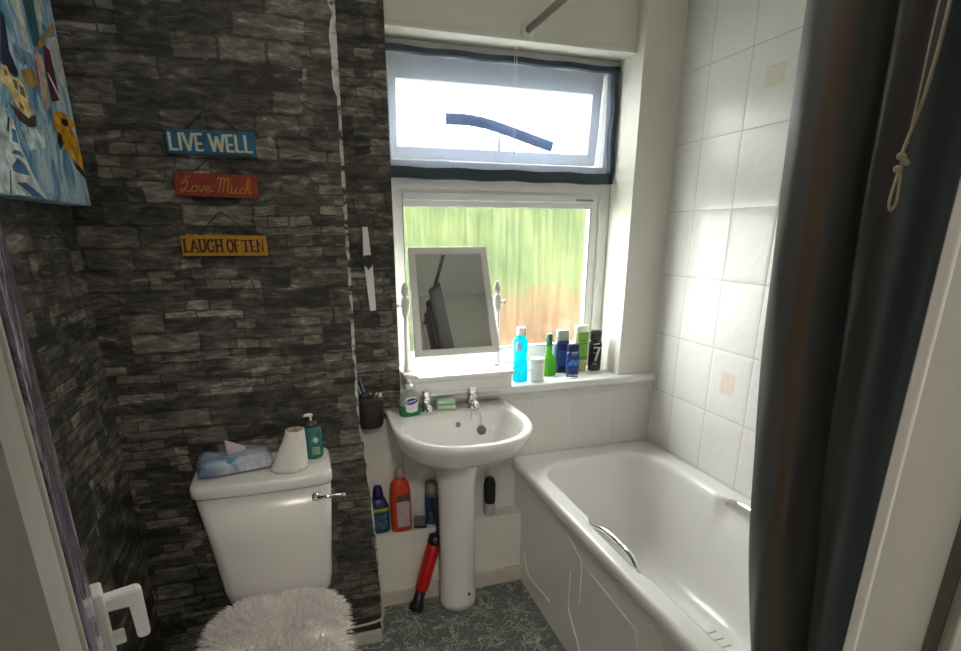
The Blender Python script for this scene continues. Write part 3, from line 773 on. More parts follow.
for i in range(9):
    z=.002+.096*i/8; k=1-i/8; cx=-.002+.0185*(1-k)**1.1; rad=.0465-.0200*(1-k)
    rows.append([bm.verts.new((cx-rad*math.sin(a)-.006*k*math.sin(a), -rad*math.cos(a)*.93, z)) for a in [(-.3+1.7*j/10) for j in range(11)]])
for a,b_ in zip(rows,rows[1:]):
    for j in range(10): bm.faces.new((a[j],a[j+1],b_[j+1],b_[j]))
o=obj('loose_sheet', bm, M_paper, tr2, True); md=o.modifiers.new('t','SOLIDIFY'); md.thickness=.0008

ds=thing('teal_pump_bottle','teal liquid soap bottle with dark pump collar at the right of the cistern','soap dispenser',(-.010,1.632,CT)); ds.scale=(1.06,1.06,1.06)
obj('bottle', lathe([(.024,0),(.027,.004),(.028,.02),(.028,.075),(.025,.088),(.016,.095),(.012,.098)],28), clear_liquid('teal_soap',(.12,.42,.40),.25), ds, True)
obj('pump_collar', lathe([(.017,.094),(.017,.104),(.012,.108),(.006,.110)],20), mat('brown_collar',(.12,.07,.05),.4), ds, True)
bm=bmesh.new(); tube(bm,[(0,0,.108),(0,0,.124)],.0035,8); tube(bm,[(.006,0,.126),(0,0,.128),(-.014,-.006,.130),(-.019,-.008,.127)],[.004,.0055,.004,.003],10)
obj('pump_head', bm, M_white, ds, True)
bm=bmesh.new(); prism(bm,[(.000,.050),(.009,.060),(.000,.070),(-.009,.060)],lambda u,v,w:(.008+u,-.0268-w-.0005,v),.0012)
for i in range(5): prism(bm,[(-.010,.016+.005*i),(.012,.016+.005*i),(.012,.018+.005*i),(-.010,.018+.005*i)],lambda u,v,w:(.006+u,-.0268-w-.0005,v),.001)
obj('printed_mark', bm, mat('pale_print',(.55,.62,.45),.5), ds)

# ------------------------------------------------------------------ wall signs
def sign(name,label,x0,x1,z0,z1,tilt,mat_board,mat_txt,letters,peak,hang=True):
    t=thing(name,label,'sign',((x0+x1)/2,YT,(z0+z1)/2),0,'hanging word signs on the stone wall'); t.rotation_euler=(0,tilt,0)
    w,h=(x1-x0),(z1-z0)
    obj('board', bx(-w/2,w/2,-.011,-.001,-h/2,h/2,bev=.0015), mat_board, t)
    bm=bmesh.new(); letters(bm,w,h,lambda u,v,ww:(u,-.0112-ww,v)); obj('lettering', bm, mat_txt, t)
    bm=bmesh.new(); tube(bm,[(-w*.30,-.008,h/2-.003),(-.012,-.006,h/2+peak),(0,-.006,h/2+peak+.005),(.012,-.006,h/2+peak),(w*.34,-.008,h/2-.003)],.0013,6); obj('string', bm, mat('dark_string',(.02,.018,.015),.8), t)
    bm=bmesh.new(); bmesh.ops.create_uvsphere(bm,u_segments=8,v_segments=6,radius=.003,matrix=Matrix.Translation((0,-.006,h/2+peak+.004))); obj('nail', bm, M_steel, t)
    return t
ST={ # stroke letters in a unit box (x 0..w, y 0..1): (advance, strokes)
 'L':(.50,[[(.08,1),(.08,0)],[(.08,.05),(.46,.05)]]),'I':(.22,[[(.1,1),(.1,0)]]),'V':(.62,[[(.04,1),(.30,0)],[(.30,0),(.56,1)]]),
 'E':(.50,[[(.08,1),(.08,0)],[(.08,.95),(.44,.95)],[(.08,.42),(.40,.42)],[(.08,.05),(.44,.05)]]),
 'W':(.86,[[(.03,1),(.22,0)],[(.22,0),(.42,.85)],[(.42,.85),(.60,0)],[(.60,0),(.80,1)]]),
 'A':(.66,[[(.04,0),(.32,1)],[(.32,1),(.60,0)],[(.14,.33),(.50,.33)]]),
 'U':(.62,[smoothpts([(.10,1),(.10,.5),(.12,.2),(.30,.02),(.48,.2),(.50,.5),(.50,1)],4)]),
 'G':(.66,[smoothpts([(.54,.80),(.40,.97),(.22,.93),(.09,.7),(.07,.4),(.15,.12),(.34,.02),(.54,.14)],4),[(.54,.08),(.54,.42)],[(.40,.42),(.60,.42)]]),
 'H':(.64,[[(.10,1),(.10,0)],[(.52,1),(.52,0)],[(.10,.5),(.52,.5)]]),
 'O':(.64,[smoothpts([(.30,1),(.13,.85),(.06,.5),(.13,.15),(.30,0),(.47,.15),(.54,.5),(.47,.85),(.30,1)],4)]),
 'F':(.54,[[(.08,1),(.08,0)],[(.08,.95),(.46,.95)],[(.08,.50),(.38,.50)]]),
 'T':(.74,[[(.38,1),(.38,0)],[(.02,.93),(.74,.93)],[(.05,.93),(.05,.74)],[(.71,.93),(.71,.74)]]),
 'N':(.66,[[(.10,1),(.10,0)],[(.10,1),(.54,0)],[(.54,0),(.54,1)]]),' ':(.26,[])}
SER={'L':[(.08,1),(.08,0)],'A':[(.04,0),(.60,0)],'U':[(.10,1),(.50,1)],'H':[(.10,1),(.10,0),(.52,1),(.52,0)],'F':[(.08,1),(.08,0)],'T':[(.38,0)],'N':[(.10,0)]}
def word(s,wd,serif=False,padx=.05,hh=.62,slope=0):
    def f(bm,w,h,fn):
        tot=sum(ST[c][0] for c in s); sx=(w*(1-2*padx))/tot; sy=h*hh; x=-w/2+w*padx
        for c in s:
            a,ss=ST[c]
            for k,P in enumerate(ss):
                P=[Vector((x+p[0]*sx, -sy/2+p[1]*sy+slope*(x+p[0]*sx))) for p in P]
                vert=abs(P[-1].y-P[0].y)>abs(P[-1].x-P[0].x)
                stroke(bm,P,(wd if vert or len(P)>2 else wd*.8) if not serif else (wd if (k==0 or len(P)>2 or c in 'HV') else wd*.55),fn,.0010+.0002*k)
            if serif:
                for (px,py) in SER.get(c,[]):
                    X=x+px*sx; Y_=-sy/2+py*sy; stroke(bm,[(X-wd*1.1,Y_),(X+wd*1.1,Y_)],wd*.5,fn,.0018)
            x+=a*sx
    return f
def script(bm,w,h,fn):
    W={'L':[[(.55,.95),(.40,1.02),(.30,.85),(.42,.62),(.30,.25),(.12,.03),(.0,.08),(.08,.20),(.30,.08),(.55,.02),(.66,.15)],[(.08,.52),(.2,.66),(.42,.66)]],
       'o':[[(.30,.42),(.12,.36),(.06,.15),(.20,.02),(.36,.15),(.34,.36),(.26,.40),(.44,.36)]],
       'v':[[(.0,.36),(.10,.42),(.14,.2),(.20,.04),(.34,.22),(.38,.40),(.48,.36)]],
       'e':[[(.02,.16),(.24,.24),(.28,.38),(.16,.42),(.06,.22),(.14,.04),(.32,.06),(.44,.20)]],
       'M':[[(.0,.82),(.10,1.0),(.22,.98),(.20,.5),(.06,.02)],[(.22,.80),(.36,1.0),(.46,.92),(.42,.5),(.36,.05)],[(.46,.80),(.62,1.0),(.72,.90),(.66,.4),(.68,.05),(.82,.10)]],
       'u':[[(.0,.40),(.06,.42),(.04,.12),(.14,.02),(.28,.18),(.34,.42)],[(.34,.42),(.30,.12),(.38,.02),(.48,.14)]],
       'c':[[(.32,.34),(.22,.42),(.08,.30),(.08,.08),(.22,.02),(.40,.14)]],
       'h':[[(.0,.15),(.22,.6),(.28,.95),(.18,1.0),(.12,.6),(.06,.02)],[(.08,.22),(.22,.42),(.30,.34),(.26,.10),(.32,.02),(.44,.14)]],' ':[]}
    adv={'L':.60,'o':.40,'v':.42,'e':.42,'M':.84,'u':.50,'c':.36,'h':.44,' ':.30}
    s='Love Much'; tot=sum(adv[c] for c in s); sx=w*.86/tot; sy=h*.66; x=-w/2+w*.06
    for c in s:
        for k,P in enumerate(W[c]):
            Q=smoothpts([(x+p[0]*sx+p[1]*.004, -sy/2+p[1]*sy) for p in P],4)
            stroke(bm,Q,.0030,fn,.001+.0002*k)
        x+=adv[c]*sx
sign('live_well_sign','blue wooden sign reading LIVE WELL, topmost of three on the stone wall',-.301,-.083,1.678,1.738,-.004,mat('sign_blue',(.012,.115,.22),.5,var=.3,nscale=40),mat('sign_cream',(.55,.58,.42),.6),word('LIVE WELL',.0070,hh=.72,padx=.03),.045)
sign('love_much_sign','red wooden sign reading Love Much, middle of three on the stone wall',-.296,-.090,1.573,1.632,.022,mat('sign_red',(.26,.030,.010),.5,var=.3,nscale=40),mat('sign_gold',(.42,.22,.035),.6),script,.038)
sign('laugh_often_sign','yellow wooden sign reading LAUGH OFTEN, lowest of three on the stone wall',-.303,-.083,1.418,1.473,.004,mat('sign_yellow',(.50,.27,.012),.5,var=.2,nscale=40),mat('sign_brown',(.07,.018,.008),.6),word('LAUGH OFTEN',.0056,True,.03,.60),.055)

# ------------------------------------------------------------------ painting on the left wall
PY0,PY1,PZ0,PZ1=.95,1.685,1.545,2.30
pt=thing('canvas_painting','blue city street canvas with yellow taxis, hung high on the left wall','painting',(XL,0,0))
T=.055
def sky_mat():
    m,nt,out=nmat('painted_street_canvas'); b=principled(nt,out,rough=.55)
    n=noise(nt,coord(nt,(1,6,3)),1.6,6,.65,1.6)
    c=ramp(nt,n.outputs[0],[(.32,(.03,.13,.28)),(.44,(.10,.28,.46)),(.52,(.33,.50,.62)),(.60,(.55,.66,.70)),(.70,(.14,.36,.55))])
    L(nt,c,b.inputs['Base Color']); bump(nt,b,n.outputs[0],.3,.003); return m
obj('canvas', bx(0,T,PY0,PY1,PZ0,PZ1,bev=.003), sky_mat(), pt)
def patch(name,polys,m,off):
    for P in polys:
        bm=bmesh.new(); prism(bm,P,lambda u,v,w:(T+off*.00018+w,u,v),.0002); obj(name,bm,m,pt)
def pm(n,c,v=.5): return mat(n,c,.5,var=v,nscale=38)
def blob(cy,cz,ry,rz,n=14,sk=0): return [(cy+ry*math.cos(2*pi*i/n)+sk*rz*math.sin(2*pi*i/n),cz+rz*math.sin(2*pi*i/n)) for i in range(n)]
patch('navy_tower',[[(1.396,1.878),(1.409,1.874),(1.395,1.813),(1.414,1.78),(1.399,1.766),(1.359,1.774),(1.346,1.783)]],pm('paint_navy',(0.02, 0.03, 0.07)),1)
patch('teal_tower',[[(1.515,1.934),(1.577,1.955),(1.563,1.886),(1.547,1.857),(1.521,1.854),(1.519,1.9)],[(1.682,1.89),(1.682,1.883),(1.682,1.839),(1.682,1.849)]],pm('paint_teal',(0.03, 0.12, 0.15)),2)
patch('cream_facade',[[(1.453,1.913),(1.499,1.929),(1.506,1.852),(1.505,1.833),(1.479,1.835),(1.466,1.884)],[(1.577,1.955),(1.613,1.967),(1.603,1.922),(1.568,1.878),(1.575,1.918)],[(1.633,1.9),(1.676,1.917),(1.681,1.865),(1.679,1.81),(1.647,1.807),(1.628,1.844)]],pm('paint_pale',(0.5, 0.55, 0.5)),2)
patch('ochre_shape',[[(1.554,1.871),(1.633,1.92),(1.668,1.942),(1.667,1.922),(1.607,1.893),(1.572,1.866),(1.533,1.85)],[(1.426,1.787),(1.49,1.806),(1.506,1.784),(1.472,1.765),(1.433,1.767)]],pm('paint_ochre',(0.42, 0.27, 0.06)),3)
patch('grey_blue_roof',[[(1.418,1.832),(1.499,1.832),(1.497,1.811),(1.443,1.801),(1.415,1.805)]],pm('paint_greyblue',(0.14, 0.24, 0.36)),2)
patch('pink_facade',[[(1.514,1.841),(1.562,1.848),(1.549,1.743),(1.506,1.731),(1.509,1.807)]],pm('paint_pink',(0.48, 0.38, 0.32)),3)
patch('maroon_facade',[[(1.58,1.872),(1.611,1.871),(1.615,1.772),(1.562,1.757),(1.561,1.819)]],pm('paint_maroon',(0.12, 0.015, 0.03)),4)
patch('red_streak',[[(1.512,1.83),(1.519,1.824),(1.51,1.773),(1.503,1.779)]],pm('paint_red',(0.3, 0.05, 0.05)),5)
patch('white_streak',[[(1.564,1.816),(1.575,1.817),(1.633,1.763),(1.62,1.76)]],pm('paint_white',(0.62, 0.7, 0.7)),6)
patch('cream_bus',[[(1.342,1.776),(1.366,1.779),(1.373,1.764),(1.408,1.769),(1.434,1.753),(1.434,1.721),(1.445,1.716),(1.413,1.699),(1.376,1.71),(1.354,1.728),(1.343,1.744),(1.323,1.741)]],pm('paint_cream',(0.62, 0.52, 0.24)),5)
patch('bus_window',[[(1.379,1.76),(1.395,1.761),(1.394,1.743),(1.379,1.745)],[(1.402,1.757),(1.421,1.754),(1.42,1.736),(1.4,1.739)]],pm('paint_slate',(0.12, 0.12, 0.11)),6)
patch('bus_light',[[(1.383,1.722),(1.398,1.719),(1.402,1.711),(1.386,1.712)],[(1.351,1.772),(1.361,1.769),(1.36,1.761),(1.349,1.761)]],pm('paint_rust',(0.3, 0.09, 0.03)),6)
patch('bus_shadow',[[(1.342,1.712),(1.374,1.706),(1.412,1.698),(1.453,1.713),(1.443,1.688),(1.403,1.681),(1.364,1.687)]],pm('paint_brown',(0.1, 0.06, 0.05)),6)
patch('pale_pavement',[[(1.296,1.688),(1.332,1.702),(1.295,1.625),(1.258,1.548),(1.216,1.548)],[(1.37,1.676),(1.476,1.687),(1.471,1.652),(1.388,1.637)]],pm('paint_ice',(0.5, 0.62, 0.64)),1)
patch('white_ironwork',[[(1.327,1.684),(1.34,1.686),(1.347,1.641),(1.375,1.59),(1.419,1.548),(1.26,1.548),(1.295,1.625)]],pm('paint_white',(0.62, 0.7, 0.7)),3)
patch('blue_gap',[[(1.325,1.667),(1.34,1.666),(1.34,1.643),(1.317,1.643)],[(1.301,1.621),(1.317,1.629),(1.341,1.629),(1.352,1.618),(1.328,1.621)],[(1.292,1.598),(1.321,1.615),(1.349,1.606),(1.36,1.587),(1.326,1.587),(1.291,1.589)],[(1.292,1.569),(1.331,1.573),(1.368,1.561),(1.404,1.548),(1.347,1.548),(1.328,1.559)]],pm('paint_blue',(0.05, 0.17, 0.33)),4)
patch('ink_line',[[(1.319,1.684),(1.326,1.685),(1.309,1.658),(1.305,1.66)],[(1.276,1.589),(1.281,1.59),(1.263,1.548),(1.258,1.548)]],pm('paint_ink',(0.02, 0.02, 0.03)),5)
patch('yellow_taxi',[[(1.548,1.733),(1.6,1.746),(1.64,1.743),(1.673,1.736),(1.68,1.726),(1.645,1.72),(1.666,1.702),(1.682,1.663),(1.675,1.629),(1.615,1.649),(1.577,1.666),(1.559,1.694),(1.543,1.704)]],pm('paint_yellow',(0.62, 0.33, 0.012)),6)
patch('taxi_window',[[(1.591,1.73),(1.634,1.734),(1.631,1.718),(1.595,1.716)],[(1.554,1.696),(1.576,1.695),(1.576,1.674),(1.549,1.658),(1.543,1.675)],[(1.613,1.644),(1.674,1.626),(1.682,1.606),(1.627,1.626)]],pm('paint_black',(0.03, 0.02, 0.015)),7)

# ------------------------------------------------------------------ ornament on the pier
orn=thing('wall_ornament','narrow white twisted hanging ornament with a dark middle on the stone pier','ornament',(.232,YB,0))
bm=bmesh.new(); prism(bm,[(-.011,1.50),(.006,1.50),(.013,1.405),(-.014,1.40)],lambda u,v,w:(u,-.012+w,v),.008); obj('upper_blade', bm, M_white, orn)
bm=bmesh.new(); prism(bm,[(-.013,1.372),(-.002,1.362),(.003,1.362),(.017,1.374),(.020,1.21),(-.001,1.208)],lambda u,v,w:(u,-.012+w,v),.008); obj('lower_blade', bm, M_white, orn)
bm=bmesh.new(); prism(bm,[(-.012,1.405),(.014,1.405),(.016,1.37),(.006,1.36),(0,1.352),(-.004,1.362),(-.013,1.37)],lambda u,v,w:(u,-.014+w,v),.011); obj('middle_band', bm, M_black, orn)
bm=bmesh.new(); tube(bm,[(-.002,-.006,1.498),(.003,-.006,1.525)],.002,6); obj('hook', bm, M_black, orn)
bm=bmesh.new(); tube(bm,[(.009,-.006,1.21),(.007,-.006,1.185)],.003,6); obj('tail', bm, M_black, orn)

# basket of brushes
bk=thing('brush_basket','dark brown woven pot of toothbrushes fixed beside the basin','basket',(.201,1.942,.785))
def weave():
    m,nt,out=nmat('brown_weave'); b=principled(nt,out,rough=.6)
    w=N(nt,'ShaderNodeTexWave'); w.inputs['Scale'].default_value=60; w.bands_direction='Z'; w.inputs['Distortion'].default_value=3
    L(nt,coord(nt),w.inputs[0]); L(nt,ramp(nt,w.outputs['Fac'],[(.2,(.018,.012,.010)),(.8,(.075,.052,.040))]),b.inputs['Base Color']); bump(nt,b,w.outputs['Fac'],.6,.004); return m
obj('pot', lathe([(.045,0),(.050,.01),(.056,.10),(.0565,.117),(.052,.118),(.048,.03),(.001,.02)],28), weave(), bk, True)
bm=bmesh.new(); tube(bm,[(.005,-.01,.03),(-.030,-.015,.19)],[.004,.004],8); obj('handle', bm, mat('blue_brush',(.05,.10,.17),.4), bk, True)
bm=bmesh.new(); tube(bm,[(-.01,-.02,.04),(-.038,-.02,.165)],[.003,.003],8); obj('stem', bm, mat('pale_blue_brush',(.25,.32,.40),.4), bk, True)
bm=bmesh.new(); box(bm,-.035,.01,-.03,.02,.09,.135,bev=.01); obj('comb', bm, mat('dark_brown_plastic',(.035,.022,.018),.5), bk, True)
bm=bmesh.new(); tube(bm,[(.018,-.02,.09),(.022,-.022,.124),(.030,-.024,.132)],[.009,.008,.005],10); obj('cap', bm, mat('bronze',(.40,.28,.16),.3,.6), bk, True)
bm=bmesh.new(); tube(bm,[(.035,-.015,.09),(.042,-.018,.128)],[.006,.005],10); obj('tube_tip', bm, M_white, bk, True)

# ------------------------------------------------------------------ swing mirror
mr=thing('swing_mirror','white tilting dressing mirror on a shallow drawer base, on the window sill','mirror',(0,0,SILL))
bm=bmesh.new(); box(bm,.350,.768,1.928,2.12,.010,.062,bev=.004); box(bm,.342,.776,1.920,2.128,.062,.078,bev=.004); box(bm,.345,.772,1.924,2.122,.0,.012,bev=.003)
obj('base', bm, M_gloss_w:=mat('mirror_white_paint',(.80,.79,.77),.35,var=.02), mr)
obj('drawer_front', bx(.372,.746,1.923,1.930,.017,.056,bev=.002), M_gloss_w, mr)
for x in (.368,.738):
    p=bpy.data.objects.new('post',None); C.objects.link(p); p.parent=mr; p.location=(x,2.03,.078)
    obj('shaft', lathe([(.016,0),(.016,.022),(.010,.028),(.013,.036),(.010,.044),(.0095,.10),(.008,.21),(.012,.222),(.015,.235),(.015,.275),(.011,.285),(.006,.292)],20), M_gloss_w, p, True)
    obj('finial', lathe([(.006,.290),(.013,.300),(.015,.312),(.011,.328),(.005,.338),(.001,.342)],16), M_gloss_w, p, True)
    s_=-1 if x<.5 else 1
    bm=bmesh.new(); tube(bm,[(s_*-.016,0,.258),(s_*.030,0,.258)],.004,8); bmesh.ops.create_uvsphere(bm,u_segments=12,v_segments=8,radius=.009,matrix=Matrix.Translation((s_*.030,0,.258)))
    obj('pivot_knob', bm, M_gloss_w, p, True)
gf=bpy.data.objects.new('mirror_frame',None); C.objects.link(gf); gf.parent=mr
top=Vector((.548,2.09,1.424-SILL)); bot=Vector((.553,1.945,1.032-SILL)); mid_=(top+bot)/2; gf.location=mid_
tilt=math.atan2(top.y-bot.y, top.z-bot.z); gf.rotation_euler=(-tilt,0,0)
hh_=(top-bot).length/2; wt=.161
def trapz(bm):
    for v in bm.verts: v.co.x*=1-.045*v.co.z/hh_
    return bm
obj('frame', trapz(frame_bm(-wt,wt,-hh_,hh_,.026,-.012,.012,.003)), M_gloss_w, gf)
bm=bmesh.new(); box(bm,-wt+.02,wt-.02,.003,.010,-hh_+.02,hh_-.02); obj('backing_board', trapz(bm), M_gloss_w, gf)
m,nt,out=nmat('mirror_silver'); g=N(nt,'ShaderNodeBsdfGlossy'); g.inputs[0].default_value=(.86,.87,.86,1); g.inputs['Roughness'].default_value=.01
n_=noise(nt,coord(nt),3,2); L(nt,ramp(nt,n_.outputs[0],[(.3,(.008,)*3),(.7,(.02,)*3)]),g.inputs['Roughness']); L(nt,g.outputs[0],out.inputs[0])
obj('mirror_glass', trapz(bx(-wt+.024,wt-.024,-.003,.003,-hh_+.024,hh_-.024)), m, gf)

# ------------------------------------------------------------------ on the sill
Z=SILL
b=thing('mouthwash_bottle','clear bottle of bright turquoise mouthwash with white cap on the sill','bottle',(.846,2.035,Z),0,'bottles on the window sill'); b.scale=(1.38,1.2,1)
blue=clear_liquid('turquoise_liquid',(.01,.62,.74),.30)
obj('bottle', lathe([(.020,0),(.024,.004),(.025,.03),(.023,.05),(.0205,.09),(.021,.14),(.023,.165),(.020,.180),(.013,.192),(.012,.197)],26,.8), blue, b, True)
obj('cap', lathe([(.0145,.195),(.0145,.226),(.013,.229),(.001,.230)],20), M_white, b, True)
bm=bmesh.new(); box(bm,-.021,-.004,-.0215,-.014,.135,.170,bev=.003); obj('label', bm, mat('pale_blue_label',(.45,.55,.75),.5), b)
b=thing('white_pot','plain white lidded plastic pot between turquoise and green bottles','pot',(.918,2.02,Z)); b.scale=(1.22,1.22,1.05)
obj('pot', lathe([(.022,0),(.024,.003),(.0245,.076),(.023,.078)],24), M_white, b, True); obj('lid', lathe([(.0255,.076),(.0255,.090),(.024,.093),(.001,.094)],24), M_white, b, True)
b=thing('green_bottle','green glass bottle with tall narrow neck and dark green cap','bottle',(1.0,2.085,Z),0,'bottles on the window sill'); b.scale=(1.12,1.12,1.02)
obj('bottle', lathe([(.026,0),(.031,.004),(.0315,.03),(.030,.065),(.022,.082),(.013,.092),(.0115,.10),(.011,.135)],26,.75), clear_liquid('green_glass',(.16,.44,.07),.30), b, True)
obj('cap', lathe([(.0125,.13),(.0125,.178),(.011,.181),(.001,.181)],18), mat('dark_green_cap',(.02,.14,.06),.4), b, True)
def flat_bottle(name,label,loc,w,d,h,body,capm,caph,capw,rz=0,sh=.85,tag_fn=None,inv=False):
    b=thing(name,label,'bottle',loc,rz,'bottles on the window sill'); b.scale=(1.12,1.05,1.02)
    zc=h-caph if not inv else caph
    def r(s,z): return circ(0,0,z,w/2*s,d/2*s,28,3)
    bm=bmesh.new()
    if not inv:
        loft(bm,[r(.92,0),r(1,.004),r(1,.03),r(1.02,zc*.5),r(1,zc*.85),r(sh,zc)]); obj('bottle',bm,body,b,True)
        bm=bmesh.new(); loft(bm,[r(capw,zc-.001),r(capw,h-.006),r(capw*.94,h-.001),r(capw*.6,h)]); obj('cap',bm,capm,b,True)
    else:
        bm=bmesh.new(); loft(bm,[r(capw*.95,0),r(capw,.003),r(capw,caph)]); obj('cap',bm,capm,b,True)
        bm=bmesh.new(); loft(bm,[r(sh,caph-.001),r(.95,caph+.02),r(1,h*.6),r(1.04,h-.01),r(1.0,h-.002),r(.7,h)]); obj('bottle',bm,body,b,True)
    if tag_fn: tag_fn(b)
    return b
navy=mat('navy_plastic',(.018,.045,.16),.25)
def gel1(b):
    bm=bmesh.new(); prism(bm,[(-.025,.03),(.025,.03),(.022,.10),(-.022,.10)],lambda u,v,w:(u,-.0165-w,v),.001); obj('label',bm,mat('blue_label',(.03,.09,.30),.4),b)
flat_bottle('navy_gel_bottle','tall navy shower gel bottle with pale grey green cap, behind a shorter blue one',(1.080,2.120,Z),.062,.034,.188,navy,mat('sage_cap',(.38,.46,.42),.4),.045,.86,tag_fn=gel1)
def gel2(b):
    bm=bmesh.new(); stroke(bm,smoothpts([(-.022,.045),(-.005,.060),(.006,.048),(.022,.062)],5),.016,lambda u,v,w:(u,-.0140-w,v),.001); obj('wave_print',bm,mat('bright_blue_print',(.04,.25,.70),.4),b)
    bm=bmesh.new(); stroke(bm,[(-.013,.098),(.013,.098)],.005,lambda u,v,w:(u,-.0150-w,v),.001); stroke(bm,[(-.010,.088),(.010,.088)],.002,lambda u,v,w:(u,-.0150-w,v),.001); obj('printed_name',bm,mat('silver_print',(.35,.45,.60),.4),b)
flat_bottle('blue_gel_bottle','short bright blue shower gel bottle in front of the taller navy one',(1.108,2.068,Z),.054,.028,.135,mat('royal_plastic',(.02,.06,.24),.25),mat('navy_cap',(.015,.03,.10),.3),.03,.9,tag_fn=gel2)
def sham(b):
    bm=bmesh.new(); prism(bm,[(-.021,.05),(.021,.05),(.023,.175),(-.023,.175)],lambda u,v,w:(u,-.0180-w,v),.001); obj('label',bm,mat('green_label',(.20,.42,.03),.4),b)
    for z,k in ((.125,.016),(.138,.012),(.060,.019),(.066,.019),(.095,.005)):
        bm=bmesh.new(); stroke(bm,[(-k,z),(k,z)],.004,lambda u,v,w:(u,-.0192-w,v),.0008)
        obj('printed_line',bm,mat('dark_green_print',(.05,.16,.03),.4),b)
flat_bottle('green_shampoo_bottle','tall lime green and white shampoo bottle standing on its yellow green cap',(1.172,2.118,Z),.056,.036,.205,mat('pearl_white_plastic',(.70,.76,.62),.3),mat('lime_cap',(.42,.46,.03),.3),.040,.92,inv=True,sh=.9,tag_fn=sham)
def seven(b):
    bm=bmesh.new(); stroke(bm,[(-.013,.105),(.012,.105),(-.004,.045)],[.009,.009,.010],lambda u,v,w:(u,-.0165-w,v),.0008)
    stroke(bm,[(-.015,.120),(.012,.124)],.006,lambda u,v,w:(u,-.0165-w,v),.0008)
    for z in (.03,.036,.082): stroke(bm,[(-.014,z),(.004,z)],.0022,lambda u,v,w:(u,-.0165-w,v),.0008)
    obj('seven_print',bm,mat('grey_print',(.50,.50,.50),.4),b)
flat_bottle('black_gel_bottle','black shower gel bottle marked with a 7 at the right end of the sill','' or (1.238,2.105,Z),.052,.032,.180,mat('black_gloss',(.010,.012,.016),.2),mat('black_cap',(.02,.022,.025),.35),.040,.9,rz=-.1,tag_fn=seven)
b=obj('metal_lid', lathe([(.022,0),(.026,.002),(.027,.006),(.025,.007),(.020,.004),(.001,.003)],28), mat('silver_lid',(.55,.54,.55),.25,1)); b.location=(1.078,2.015,Z); tag(b,'small round silver lid lying flat on the sill before the blue bottles','lid')

# ------------------------------------------------------------------ on the basin
ZB=.832
b=thing('green_soap_dispenser','clear hand soap bottle half full of green soap, on the basin left corner','soap dispenser',(.343,1.882,ZB),.1)
def r2(s,z,w=.040,d=.022): return circ(0,0,z,w*s,d*s,28,2.6)
bm=bmesh.new(); loft(bm,[r2(.95,0),r2(1,.004),r2(1.0,.036),r2(.98,.040)]); obj('soap', bm, clear_liquid('green_soap',(.10,.42,.16),.25), b, True)
bm=bmesh.new(); loft(bm,[r2(.98,.041),r2(.95,.06),r2(.86,.082),r2(.60,.096),circ(0,0,.104,.013,.013,28,2)]); obj('bottle', bm, clear_liquid('clear_soap_bottle',(.78,.80,.76),.55), b, True)
obj('pump_collar', lathe([(.015,.102),(.015,.114),(.010,.118)],20), M_white, b, True)
bm=bmesh.new(); tube(bm,[(0,0,.116),(0,0,.142)],.0045,8); tube(bm,[(-.012,.004,.146),(0,0,.147),(.026,-.010,.145),(.034,-.013,.139)],[.007,.009,.006,.004],10); obj('pump_head', bm, M_white, b, True)
bm=bmesh.new(); prism(bm,[(-.020,.020),(.0,.014),(.022,.020),(.024,.060),(.018,.075),(-.018,.075),(-.024,.060)],lambda u,v,w:(u,-.0225-w,v),.0012); lb=obj('label', bm, mat('white_label',(.70,.72,.75),.4), b)
bm=bmesh.new(); prism(bm,blob(0,.058,.0225,.012,20,.35),lambda u,v,w:(u,-.0239-w,v),.0008); obj('blue_badge', bm, mat('badge_blue',(.02,.04,.22),.4), lb)
bm=bmesh.new(); stroke(bm,smoothpts([(-.014,.060),(-.017,.055),(-.010,.054),(-.006,.060),(-.004,.055),(.001,.060),(.003,.056),(.008,.062),(.012,.058),(.017,.064)],4),.0020,lambda u,v,w:(u,-.0248-w,v),.0006); obj('badge_script', bm, M_white, lb)
b=thing('soap_bar','pale green soap bar block between the taps','soap',(.487,1.912,ZB))
M_soap=mat('mint_soap',(.42,.62,.47),.5,var=.05)
bm=bmesh.new(); box(bm,-.037,.037,-.022,.022,0,.019,bev=.006,seg=3); obj('lower_bar', bm, M_soap, b, True)
bm=bmesh.new(); box(bm,-.036,.036,-.021,.021,.0195,.040,bev=.006,seg=3); obj('upper_bar', bm, M_soap, b, True)

# ------------------------------------------------------------------ on the pipe ledge
ZL=.327
b=thing('dark_blue_bottle','dark blue cleaner bottle with yellow band at the left end of the ledge','bottle',(.214,1.950,ZL))
bm=bmesh.new(); loft(bm,[circ(0,0,0,.038,.024,24,3),circ(0,0,.004,.041,.026,24,3),circ(0,0,.10,.040,.026,24,3),circ(0,0,.125,.034,.022,24,2.6),circ(.001,0,.150,.023,.018,24,2.3)]); obj('bottle', bm, mat('ink_blue',(.02,.035,.10),.3), b, True)
obj('cap', lathe([(.021,.149),(.021,.165),(.018,.185),(.015,.198),(.001,.20)],18), mat('ink_cap',(.018,.016,.10),.3), b, True)
bm=bmesh.new(); loft(bm,[circ(0,0,.093,.0412,.0268,24,3),circ(0,0,.110,.0405,.0265,24,3)],False,False); bl=obj('yellow_band', bm, mat('olive_yellow',(.30,.28,.02),.5), b, True); bl.modifiers.new('t','SOLIDIFY').thickness=.001
bm=bmesh.new(); prism(bm,[(-.028,.02),(.028,.02),(.028,.085),(-.028,.085)],lambda u,v,w:(u,-.0258-w,v),.001); obj('label', bm, mat('teal_label',(.04,.10,.14),.5,var=.6,nscale=90), b)
b=thing('orange_red_bottle','tall orange red bleach bottle with pale label on the ledge','bottle',(.300,1.938,ZL))
